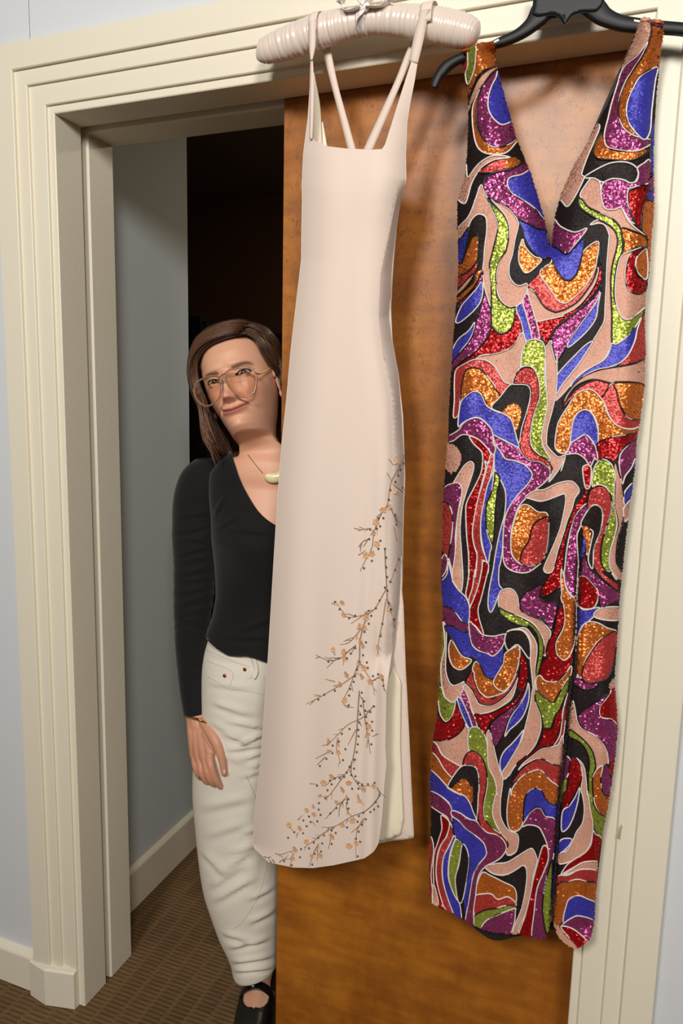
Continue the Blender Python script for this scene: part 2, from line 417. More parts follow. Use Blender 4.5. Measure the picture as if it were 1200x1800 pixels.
mk('padding', V.reshape(-1, 3), gridf(len(P), n_, True, True), satin, ps)
# hook goes up and over the top edge of the casing
b = MB(); hc = at(640, 24, HY)
hk = smoothpath([hc, hc+[0, 0, .04], (hc[0], HY, 2.175), (hc[0], HY+.004, 2.200), (hc[0], HY+.026, 2.212), (hc[0], HY+.043, 2.203), (hc[0], HY+.046, 2.190)], 6)
b.add(*tube(hk, .0017, 8)); b.build('hook', steel, ps)
b = MB()
kn = at(640, 12, HY-.024)
def ribbon_strip(pts, wd):
    P_ = smoothpath(pts, 8); return tube(P_, wd, 8, flat=.0007, up=(0, 0, 1))
for pts, wd in (([kn, kn+[-.022, -.006, .018], kn+[-.038, -.004, .010], kn+[-.030, .0, -.002], kn+[-.004, -.002, -.001]], .009),
                ([kn, kn+[.022, -.006, .016], kn+[.040, -.004, .006], kn+[.030, .0, -.004], kn+[.004, -.002, -.002]], .009),
                ([kn, kn+[-.012, -.006, .020], kn+[-.006, -.01, .034]], .006), ([kn, kn+[.010, -.006, .022], kn+[.020, -.008, .036]], .006),
                ([kn, kn+[-.006, -.004, -.012], kn+[-.012, -.004, -.022]], .006)):
    b.add(*tube(smoothpath(pts, 8), wd, 8, flat=.0007, up=(.3, -.2, 1)))
b.add(*sphere(kn, .0095, 12, 8, (1, .7, .9)))
b.build('bow', ribbon, ps)
# wrap of ribbon at the middle
b = MB(); i0 = int(np.argmin(abs(c[:, 0]-640)))
ring = P[i0]+(Up[i0][None]*np.cos(th)[:, None]+np.array([0, -1., 0])[None]*np.sin(th)[:, None])*(rr[i0]*sc_[i0]*1.03)
b.add(*tube(ring, .0075, 8, True, flat=.0012, up=ring-P[i0])); b.build('ribbon_wrap', ribbon, ps)

ph_ = thing('plastic_hanger', 'black plastic hanger with curved ends, holding the sequin dress', 'hanger')
BY = -.048
def hanger_arm(pairs, name):
    a = smoothpath([p[0] for p in pairs], 6); d = smoothpath([p[1] for p in pairs], 6)
    A, B_ = at(a[:, 0], a[:, 1], BY), at(d[:, 0], d[:, 1], BY)
    C_ = (A+B_)/2; E1 = (A-B_)/2; n_ = 12; t_ = np.arange(n_)*2*np.pi/n_
    cx, cy = np.cos(t_), np.sin(t_)
    cx, cy = np.sign(cx)*abs(cx)**.55, np.sign(cy)*abs(cy)**.55
    V = C_[:, None]+E1[:, None]*cx[None, :, None]+np.array([0, -1., 0])*(cy*.0065)[None, :, None]
    return mk(name, V.reshape(-1, 3), gridf(len(C_), n_, True, True), blackp, ph_)
hanger_arm([((978, -6), (990, 30)), ((950, 4), (972, 31)), ((935, 12), (964, 35)), ((924, 36), (955, 43)), ((905, 54), (925, 64)), ((880, 66), (895, 78)), ((864, 74), (868, 86)), ((838, 84), (841, 99)), ((807, 96), (810, 111)), ((789, 104), (793, 121)), ((777, 112), (783, 132)), ((766, 128), (776, 140)), ((757, 147), (771, 151)), ((758, 154), (768, 156))], 'arm')
hanger_arm([((1010, -6), (1000, 28)), ((1050, -6), (1016, 22)), ((1064, 4), (1034, 33)), ((1074, 17), (1050, 43)), ((1093, 27), (1085, 54)), ((1123, 33), (1122, 58)), ((1165, 38), (1164, 60)), ((1200, 41), (1199, 63)), ((1222, 45), (1219, 69)), ((1238, 56), (1229, 80)), ((1246, 74), (1231, 88)), ((1245, 84), (1235, 90))], 'arm')
pl = np.array([(938, -30), (936, 8), (932, 26), (944, 31), (972, 26), (980, 29), (986, 38), (991, 45), (995, 45), (999, 37), (1006, 28), (1020, 23), (1048, 22), (1058, 12), (1064, -4), (1060, -30)], float)
px, f = cdt(pl, 4, (1.0, 2.5, 4.5)); d = polydist(px, resample(pl, 4, True))
V1 = at(px[:, 0], px[:, 1], BY-.0095+.003*(1-sstep(d, 0, 5))); V2 = at(px[:, 0], px[:, 1], BY+.004)
n = len(px); nb_ = len(resample(pl, 4, True))
mk('hub_plate', np.vstack([V1, V2]), [tuple(reversed(q)) for q in f]+[tuple(i+n for i in q) for q in f]+[(i, (i+1) % nb_, n+(i+1) % nb_, n+i) for i in range(nb_)], blackp, ph_)
for q, nm in (([(986, 26), (993, 24), (994, 33), (988, 34)], 'slot'),):
    mk('pin_slot', at(*np.array(q, float).T, BY-.0101), [(3, 2, 1, 0)], mat('slot_shadow', lin(4, 4, 4), .8), ph_)
b = MB(); hc2 = at(1000, -14, BY)
hk = smoothpath([hc2, (hc2[0], BY, 2.168), (hc2[0], BY+.002, 2.200), (hc2[0], BY+.022, 2.213), (hc2[0], BY+.040, 2.203), (hc2[0], BY+.043, 2.190)], 6)
b.add(*tube(hk, .0022, 8)); b.build('hook', steel, ph_)
for q in ([(1114, 34), (1126, 36), (1125.5, 39.5), (1114, 37.5)], [(866, 73), (876, 68), (877, 71), (867, 76)]):
    mk('strap_notch', at(*np.array(q, float).T, BY-.0072), [(3, 2, 1, 0)], ribbon, ph_)

# ------------------------------------------------------------------ pink dress
crepe = mat('pale_pink_crepe', lin(229, 210, 196), .75, spec=.25, Sheen_Weight=.15); noise_bump(crepe, 700, .12, .0006)
lining = mat('cream_lining', lin(240, 230, 205), .6, spec=.3)
pd = thing('slip_dress', 'long pale pink slip dress with embroidered blossom twigs, on the satin hanger', 'dress')
FRONT = [(545.5, 88), (544, 155), (540.5, 208), (532.7, 268), (530, 325), (530.6, 351), (529.5, 400), (529, 456), (517, 558), (510, 620), (503, 700), (494.6, 780), (488, 865), (481, 978), (475, 1080), (471, 1148), (461, 1287), (457, 1342), (447, 1427), (444, 1483), (447, 1492), (454, 1498), (472, 1516), (515, 1525), (549, 1526), (586, 1521), (640, 1509), (657, 1497), (665, 1483), (671, 1440), (675, 1384), (679, 1342), (677, 1313), (679, 1214), (688, 1150), (700, 1100), (705, 1060), (707.5, 1020), (708, 978), (709.5, 893), (712, 837), (710.5, 797), (708, 730), (700, 655), (690, 600), (686.4, 557), (689, 508), (692, 456), (697, 403), (702.6, 364), (709, 338), (714, 315), (713, 273), (715.6, 215), (721, 181), (728.7, 142), (735, 103), (742, 60), (733, 64), (724, 104), (705, 163), (687, 220.6), (676, 255), (671, 262), (655, 263), (640, 262.5), (608.5, 261), (574.5, 257), (553.6, 248), (548.5, 240), (548, 194), (549.5, 142), (549.2, 88)]
FRONT = np.array(FRONT, float)
BACK = np.array([(690, 1100), (694, 980), (706, 975), (706.5, 1040), (709, 1063), (713, 1177), (716, 1230), (720, 1313), (723, 1381), (727.5, 1473), (706, 1477), (690, 1478), (674, 1481), (664, 1484), (655, 1470), (655, 1250)], float)
LIN = np.array([(672, 1210), (692, 1170), (704, 1200), (703, 1313), (706, 1380), (709, 1441), (703, 1467), (690, 1474), (672, 1479), (660, 1478), (660, 1300)], float)
seam_u = lambda v: np.interp(v, [300, 338, 400, 482, 557, 620, 700, 800, 900, 1000, 1100, 1214], [708, 697, 685, 668, 665, 672, 690, 694, 686, 684, 690, 684])
edge_r = lambda v: np.interp(v, [215, 315, 364, 456, 557, 655, 797, 893, 978, 1060, 1100], [716, 714, 703, 692, 686, 700, 710, 709, 708, 705, 700])
def y_pink(px, d):
    u, v = px[:, 0], px[:, 1]
    d = np.minimum(polydist(px, FRONT[:20], False), polydist(px, FRONT[34:58], False))
    y = -.048-.034*(1-(1-np.clip(d/70, 0, 1))**2.4)*sstep(v, 40, 330)-.026*(1-sstep(v, 40, 330))
    # the side panel turns away behind the princess seam
    su = seam_u(v); er = edge_r(v)
    t = np.clip((u-su)/np.maximum(er-su, 4), 0, 1)
    k = sstep(v, 310, 380)*(1-sstep(v, 1120, 1200))
    y += .026*t**1.4*k
    y += .0045*gau(u-su, 6.5)*k*sstep(v, 480, 800)
    # soft hanging folds
    y += .0075*gau(u-np.interp(v, [700, 900, 1200, 1500], [655, 652, 640, 628]), 9)*sstep(v, 700, 1000)
    y += .0065*gau(u-np.interp(v, [800, 1100, 1500], [672, 664, 652]), 6)*sstep(v, 860, 1100)
    y += .0025*gau(u-np.interp(v, [900, 1500], [560, 545]), 14)*sstep(v, 900, 1200)
    y += .0025*np.sin(u/15+v/420)*sstep(v, 600, 1300)*.5
    # bust
    y -= .006*gau(u-660, 36)*gau(v-330, 45)+.004*gau(u-575, 36)*gau(v-340, 45)
    return y
fp = sheet('front_panel', FRONT, 5.0, y_pink, crepe, pd, normals=True)
def y_bk(px, d): return -.034-.010*np.clip(d/26, 0, 1)**.6
sheet('back_panel', BACK, 6.0, lambda px, d: -.030-.004*np.clip(d/20, 0, 1), crepe, pd, thick=.0008)
sheet('skirt_lining', LIN, 6.0, lambda px, d: -.040-.004*np.clip(d/20, 0, 1)+.003*gau(px[:, 0]-695, 3), lining, pd, thick=.0008)
# back of the dress (hidden behind the front panel)
BK = np.array([(536, 300), (556, 262), (600, 268), (660, 268), (708, 290), (697, 403), (686, 520), (692, 650), (704, 800), (704, 980), (700, 1130), (676, 1200), (671, 1430), (655, 1480), (560, 1505), (470, 1490), (462, 1427), (476, 1287), (486, 1148), (496, 978), (510, 780), (532, 558), (535, 400)], float)
sheet('back_panel', BK, 12.0, lambda px, d: -.028-.006*np.clip(d/30, 0, 1), crepe, pd, thick=.0008)
# neckline facing and the straps
def strip(name, a, b_, ya, yb, m_, parent, thick=.001):
    a, b_ = smoothpath(a, 6), smoothpath(b_, 6); n = len(a); ys_ = np.linspace(ya, yb, n)
    A, B_ = at(a[:, 0], a[:, 1], ys_), at(b_[:, 0], b_[:, 1], ys_); Mx = (A+B_)/2+np.array([0, -.0012, 0])
    V = np.stack([A, Mx, B_], 1).reshape(-1, 3)
    o = mk(name, V, gridf(n, 3, False), m_, parent)
    md = o.modifiers.new('thickness', 'SOLIDIFY'); md.thickness = thick
    return o
strip('facing', [(550.5, 128), (548.5, 190), (549, 245), (549, 262)], [(551.5, 128), (561, 175), (564, 210), (566, 262)], -.050, -.040, lining, pd)
strip('facing', [(566, 215), (566, 262)], [(567, 215), (576, 262)], -.040, -.038, lining, pd)
strip('shoulder_strap', [(542, 36), (543, 60), (543.5, 82), (546, 106)], [(555, 34), (555, 60), (554, 84), (549, 106)], -.0815, -.0785, crepe, pd)
strip('shoulder_strap', [(547, 104), (545.5, 150), (545, 205), (545, 245)], [(549.5, 104), (552, 150), (551, 205), (549, 245)], -.076, -.066, crepe, pd)
strip('shoulder_strap', [(738, 16), (733, 40), (726, 72), (719, 108)], [(756, 15), (750, 40), (743, 76), (734, 112)], -.083, -.0700, crepe, pd)
strip('back_strap', [(563, 74), (567, 90), (585, 160), (598, 210), (612, 266)], [(579, 72), (582, 92), (594, 150), (609, 205), (626, 266)], -.031, -.036, crepe, pd)
strip('back_strap', [(728, 62), (713, 95), (694.6, 142), (668, 200), (637, 267)], [(738, 70), (722, 106), (703, 151), (680, 205), (653, 267)], -.033, -.040, crepe, pd)
# wrap of the straps over the satin padding
for u0, u1 in ((542, 555), (738, 756)):
    i = int(np.argmin(abs(c[:, 0]-(u0+u1)/2))); r_ = rr[i]*sc_[i]+.0022
    wdt = (u1-u0)/2*sc_[i]
    t_ = np.linspace(-.12*np.pi, 1.05*np.pi, 24); fx = at((u0+u1)/2, c[i, 1], -.082)[0]; ctr_ = np.array([fx, P[i][1], P[i][2]])
    arc = ctr_+np.array([0, 0, 1.])*np.sin(t_)[:, None]*r_+np.array([0, -1., 0])*(np.cos(t_)*(r_+.0015))[:, None]
    b = MB(); b.add(*tube(arc, wdt, 8, flat=.0008, up=arc-ctr_)); b.build('shoulder_strap', crepe, pd)
pd_tree = [bvh_of(fp)]
# princess seam
sm = np.array([(seam_u(v)+.5, v) for v in np.arange(345, 640, 12)])
q = drape_path(sm, pd_tree, .0002)
if q is not None:
    b = MB(); b.add(*tube(q, .0006, 5)); b.build('princess_seam', mat('seam_thread', lin(206, 180, 166), .8), pd)
# embroidery
S1E, O1, O2 = .28333, (430, 780), (430, 1200)
TW1 = [[(985, 70), (950, 150), (910, 230), (895, 300), (885, 380)], [(890, 95), (920, 130)], [(915, 250), (980, 300)], [(880, 180), (910, 230)],
 [(885, 380), (850, 430), (820, 500), (800, 560), (790, 640), (750, 720), (715, 790)], [(780, 525), (740, 530), (700, 540)], [(775, 590), (735, 605), (705, 640)], [(705, 690), (750, 660)],
 [(905, 400), (925, 450), (938, 500)], [(920, 510), (940, 600)], [(868, 645), (872, 750), (880, 900), (885, 980), (905, 1040), (930, 1140)],
 [(880, 890), (840, 970), (790, 1040), (720, 1065), (640, 1075), (600, 1030), (565, 975)], [(540, 990), (575, 1000)], [(875, 960), (855, 1110), (835, 1200), (820, 1320)],
 [(760, 1045), (660, 1115)], [(950, 700), (905, 850)], [(770, 1050), (740, 1120), (715, 1220), (710, 1340), (690, 1400), (650, 1510), (610, 1600), (640, 1640)],
 [(720, 1150), (650, 1230), (590, 1245)], [(690, 1250), (640, 1290), (600, 1325), (530, 1345), (440, 1310)], [(570, 1330), (510, 1390)], [(560, 1310), (545, 1270)],
 [(700, 1420), (620, 1480), (520, 1540), (450, 1580), (380, 1615)], [(560, 1475), (500, 1460)], [(715, 1360), (760, 1430), (790, 1480), (805, 1560)], [(790, 1470), (850, 1450), (865, 1530)], [(440, 1582), (405, 1620)], [(470, 1320), (440, 1330)]]
TW2 = [[(710, 50), (700, 200), (690, 350), (665, 490), (620, 570), (560, 590), (500, 640)], [(800, 140), (740, 210), (640, 260), (580, 320), (510, 390)], [(730, 90), (750, 250), (770, 370), (780, 440)],
 [(690, 290), (640, 385)], [(830, 315), (790, 335)], [(580, 340), (570, 400), (595, 500)], [(540, 420), (440, 470)], [(500, 460), (450, 510)], [(665, 490), (660, 560), (700, 630), (740, 680)],
 [(405, 625), (450, 630)], [(820, 650), (840, 690), (800, 750), (740, 800), (660, 830), (560, 890), (480, 895)], [(620, 570), (540, 680), (500, 720)], [(620, 720), (590, 770), (585, 830)], [(640, 720), (630, 770), (640, 810)],
 [(570, 770), (500, 845)], [(720, 640), (800, 640)], [(700, 700), (740, 760)], [(560, 890), (480, 940), (430, 980), (370, 1020)], [(540, 940), (520, 1030)], [(740, 840), (700, 910), (690, 980), (690, 1090)],
 [(740, 860), (660, 930)], [(460, 1000), (430, 1050), (400, 1140)], [(455, 1020), (450, 1100)], [(190, 1060), (230, 1065), (270, 1050), (310, 1040)], [(300, 1060), (280, 1140)], [(215, 1115), (240, 1095), (300, 1095)],
 [(120, 1080), (150, 1090), (160, 1120)], [(270, 890), (310, 925)], [(330, 930), (320, 960)], [(420, 860), (440, 890)], [(330, 850), (360, 820)]]
BL1 = [(930, 110), (925, 290), (855, 410), (890, 390), (815, 485), (800, 550), (820, 620), (790, 680), (750, 690), (885, 1020), (910, 1070), (605, 985), (615, 1060), (755, 1080), (705, 1130), (740, 1140), (710, 1220), (725, 1245), (550, 1275), (615, 1290), (620, 1330), (740, 1390), (700, 1360), (630, 1430), (720, 1440), (590, 1490), (780, 1475), (620, 1590), (850, 1445), (820, 1260)]
BL2 = [(770, 270), (765, 325), (520, 360), (520, 425), (580, 430), (490, 620), (540, 580), (470, 700), (645, 620), (605, 660), (570, 740), (700, 700), (740, 660), (800, 640), (385, 790), (425, 765), (430, 815), (275, 880), (340, 900), (605, 880), (665, 855), (540, 950), (385, 985), (690, 995), (645, 1010), (310, 1030), (300, 1090), (180, 1105), (415, 1075), (470, 1070), (710, 730), (630, 710)]
BD1 = [(962, 160), (948, 195), (980, 120), (930, 235), (975, 270), (900, 285), (890, 345), (930, 440), (937, 500), (830, 460), (858, 460), (840, 510), (820, 525), (778, 530), (842, 600), (772, 590), (830, 650), (790, 725), (738, 770), (868, 650), (875, 705), (876, 765), (880, 825), (900, 855), (928, 780), (950, 715), (882, 910), (868, 890), (838, 970), (812, 1018), (770, 1035), (785, 1065), (685, 1065), (648, 1080), (590, 1025), (560, 980), (888, 985), (905, 1025), (925, 1090), (770, 1115), (742, 1165), (855, 1115), (842, 1190), (752, 1230), (685, 1265), (658, 1300), (732, 1310), (635, 1330), (585, 1330), (520, 1350), (710, 1350), (758, 1355), (765, 1390), (693, 1400), (683, 1440), (675, 1475), (655, 1520), (648, 1560), (645, 1620), (560, 1530), (495, 1555), (458, 1585), (795, 1440), (830, 1430), (858, 1465), (862, 1500)]
BD2 = [(725, 60), (743, 113), (720, 142), (750, 172), (715, 195), (755, 210), (710, 245), (703, 290), (705, 330), (700, 380), (693, 428), (682, 475), (650, 285), (603, 315), (585, 362), (547, 388), (545, 435), (508, 470), (468, 515), (625, 410), (610, 478), (790, 240), (760, 250), (780, 180), (802, 145), (785, 380), (790, 295), (650, 520), (677, 530), (632, 555), (660, 570), (685, 578), (618, 582), (590, 590), (560, 592), (530, 605), (540, 628), (515, 665), (450, 637), (705, 620), (730, 630), (765, 628), (808, 620), (705, 655), (665, 655), (502, 715), (462, 745), (643, 720), (635, 745), (643, 778), (570, 775), (532, 808), (460, 785), (472, 818), (452, 858), (410, 862), (400, 828), (365, 852), (385, 888), (308, 925), (363, 932), (270, 960), (838, 695), (815, 740), (830, 765), (805, 785), (780, 800), (738, 805), (708, 825), (752, 845), (730, 880), (700, 860), (708, 922), (690, 965), (635, 895), (565, 930), (540, 915), (493, 945), (458, 960), (482, 995), (430, 990), (400, 1025), (350, 1030), (540, 998), (718, 985), (435, 1060), (475, 1045), (343, 1080), (245, 1105), (292, 1130), (420, 1125), (702, 1075)]
tobig = lambda q, o: np.array([(o[0]+a*S1E, o[1]+b_*S1E) for a, b_ in q])
twm = [mat('taupe_thread', lin(140, 112, 92), .7), mat('bronze_thread', lin(172, 138, 108), .7)]
for TW, O in ((TW1, O1), (TW2, O2)):
    for k, t in enumerate(TW):
        q = drape_path(smoothpath(tobig(t, O), 5), pd_tree, .0005)
        if q is None: continue
        b = MB(); r_ = np.linspace(.0012, .0005, len(q)); b.add(*tube(q, r_, 5, flat=.0006))
        if len(t) > 2:
            for h_ in range(2+len(q)//9):
                i_ = int(rng.integers(1, len(q)-1)); a_ = rng.choice([-1, 1])*rng.uniform(.5, 1.0); tg_ = q[i_]-q[i_-1]; tg_ = tg_/(np.linalg.norm(tg_)+1e-9)
                d_ = np.array([tg_[0]*math.cos(a_)-tg_[2]*math.sin(a_), tg_[1], tg_[0]*math.sin(a_)+tg_[2]*math.cos(a_)]); ln_ = rng.uniform(.007, .015)
                b.add(*tube(smoothpath([q[i_], q[i_]+d_*ln_*.5+tg_*ln_*.1, q[i_]+d_*ln_+tg_*ln_*.35], 3), np.linspace(.0009, .0003, 7), 5, flat=.0005))
        b.build('embroidered_twig', twm[k % 2 if len(t) > 2 else 1], pd)
petal = mat('peach_floss', lin(214, 164, 118), .6, Sheen_Weight=.2)
b = MB()
for k in range(5):
    a = 2*np.pi*k/5; rc, hw = .0052, .0029
    ca, sa = math.cos(a), math.sin(a); loc = [(0, 0, 0)]
    for t in np.linspace(0, 2*np.pi, 8)[:-1]:
        x_, z_ = .0040+.0032*math.cos(t), hw*math.sin(t); loc.append((x_*ca-z_*sa, -.0010-.0006*math.cos(t), x_*sa+z_*ca))
    cen = (.0040*ca, -.0018, .0040*sa); loc[0] = cen
    b.add(loc, [(0, 1+i, 1+(i+1) % 7) for i in range(7)])
b.add(*sphere((0, -.0012, 0), .0011, 6, 4)); proto = b.build('blossom', petal); pme = proto.data
bpy.data.objects.remove(proto)
for BLs, O in ((BL1, O1), (BL2, O2)):
    for q in drape(tobig(BLs, O), pd_tree, .0004):
        if q is None: continue
        o = bpy.data.objects.new('blossom', pme); COL.objects.link(o); o.parent = pd
        o.location = q; o.rotation_euler = (rng.uniform(-.25, .25), rng.uniform(0, 6.28), rng.uniform(-.5, .5)); s__ = rng.uniform(.66, .98); o.scale = (s__, s__, s__)
b = MB()
for BDs, O in ((BD1, O1), (BD2, O2)):
    for q in drape(tobig(BDs, O), pd_tree, .0012):
        if q is not None: b.add(*sphere(q, .0020, 8, 6))
o = b.build('bead', mat('smoky_bead', lin(98, 88, 80), .2, .3), pd); o['kind'] = 'stuff'

# ------------------------------------------------------------------ sequin dress
sd = thing('sequin_gown', 'multicoloured swirl-patterned sequin V-neck gown with a front slit, on the black hanger', 'dress')
OUT = np.array([(809, 90), (826, 83), (845, 76), (868, 74), (868, 95), (872, 118), (885, 165), (899, 215), (908.6, 249), (920, 275), (931.6, 303), (943, 340), (954.6, 379.5), (966, 432), (969, 432), (976, 378), (987, 338), (1002, 305), (1008, 291), (1035, 245), (1058, 203), (1077, 165), (1089, 130), (1108, 84), (1119, 55), (1124, 38), (1131, 30), (1139, 33), (1143, 38), (1150, 34), (1166, 37), (1165, 60), (1162, 80), (1158, 115), (1152, 172), (1149, 215), (1147.5, 290), (1149, 340), (1148, 380), (1145, 410), (1141, 470), (1136, 507), (1132, 562), (1134, 617), (1132, 678), (1125, 733), (1118, 777), (1116, 814), (1110, 862), (1105, 898), (1099, 946), (1094, 997), (1088, 1055), (1085, 1107), (1081, 1162), (1079, 1198), (1083, 1246), (1085, 1278), (1081, 1326), (1074, 1377), (1066.5, 1425), (1057, 1473), (1050, 1517), (1046, 1580), (1043, 1624), (1038, 1648), (1024, 1660), (1012, 1668), (992, 1658), (980, 1644), (975, 1628), (970, 1612), (965, 1626), (960, 1644), (956, 1650), (944, 1650), (928, 1645), (912, 1641), (892, 1641), (872, 1639), (852, 1635), (824, 1622), (800, 1607), (784, 1600), (760, 1588), (754, 1572), (754, 1520), (758, 1440), (756, 1370), (760, 1304), (768, 1260), (772, 1205), (771, 1198), (777, 1125), (778.5, 1070), (775, 1015), (778.5, 905), (777, 946), (778.5, 880), (783, 825), (788, 770), (789.5, 715), (795, 623), (800.5, 550), (803, 525), (806, 470), (804, 404), (804, 356), (809, 335), (817, 307), (821, 276), (824, 192), (820.5, 153), (813, 115)], float)
OUT = np.delete(OUT, np.where((OUT[:, 0] == 777) & (OUT[:, 1] == 946))[0], 0)
CR = dict(A1=(790, 60, .15833), A2=(970, 20, .175), A3=(790, 250, 1/6), A4=(960, 220, 1/6), A5=(790, 440, 1/6), A6=(960, 420, 1/6), A7=(780, 620, 1/6), A8=(960, 620, .15833),
          B1=(770, 810, 1/6), B2=(940, 810, .15833), B3=(760, 1000, 1/6), B4=(930, 1000, .14167), B5=(745, 1190, 1/6), B6=(910, 1190, .15833), B7=(740, 1380, .15833), B8=(890, 1380, 1/6))
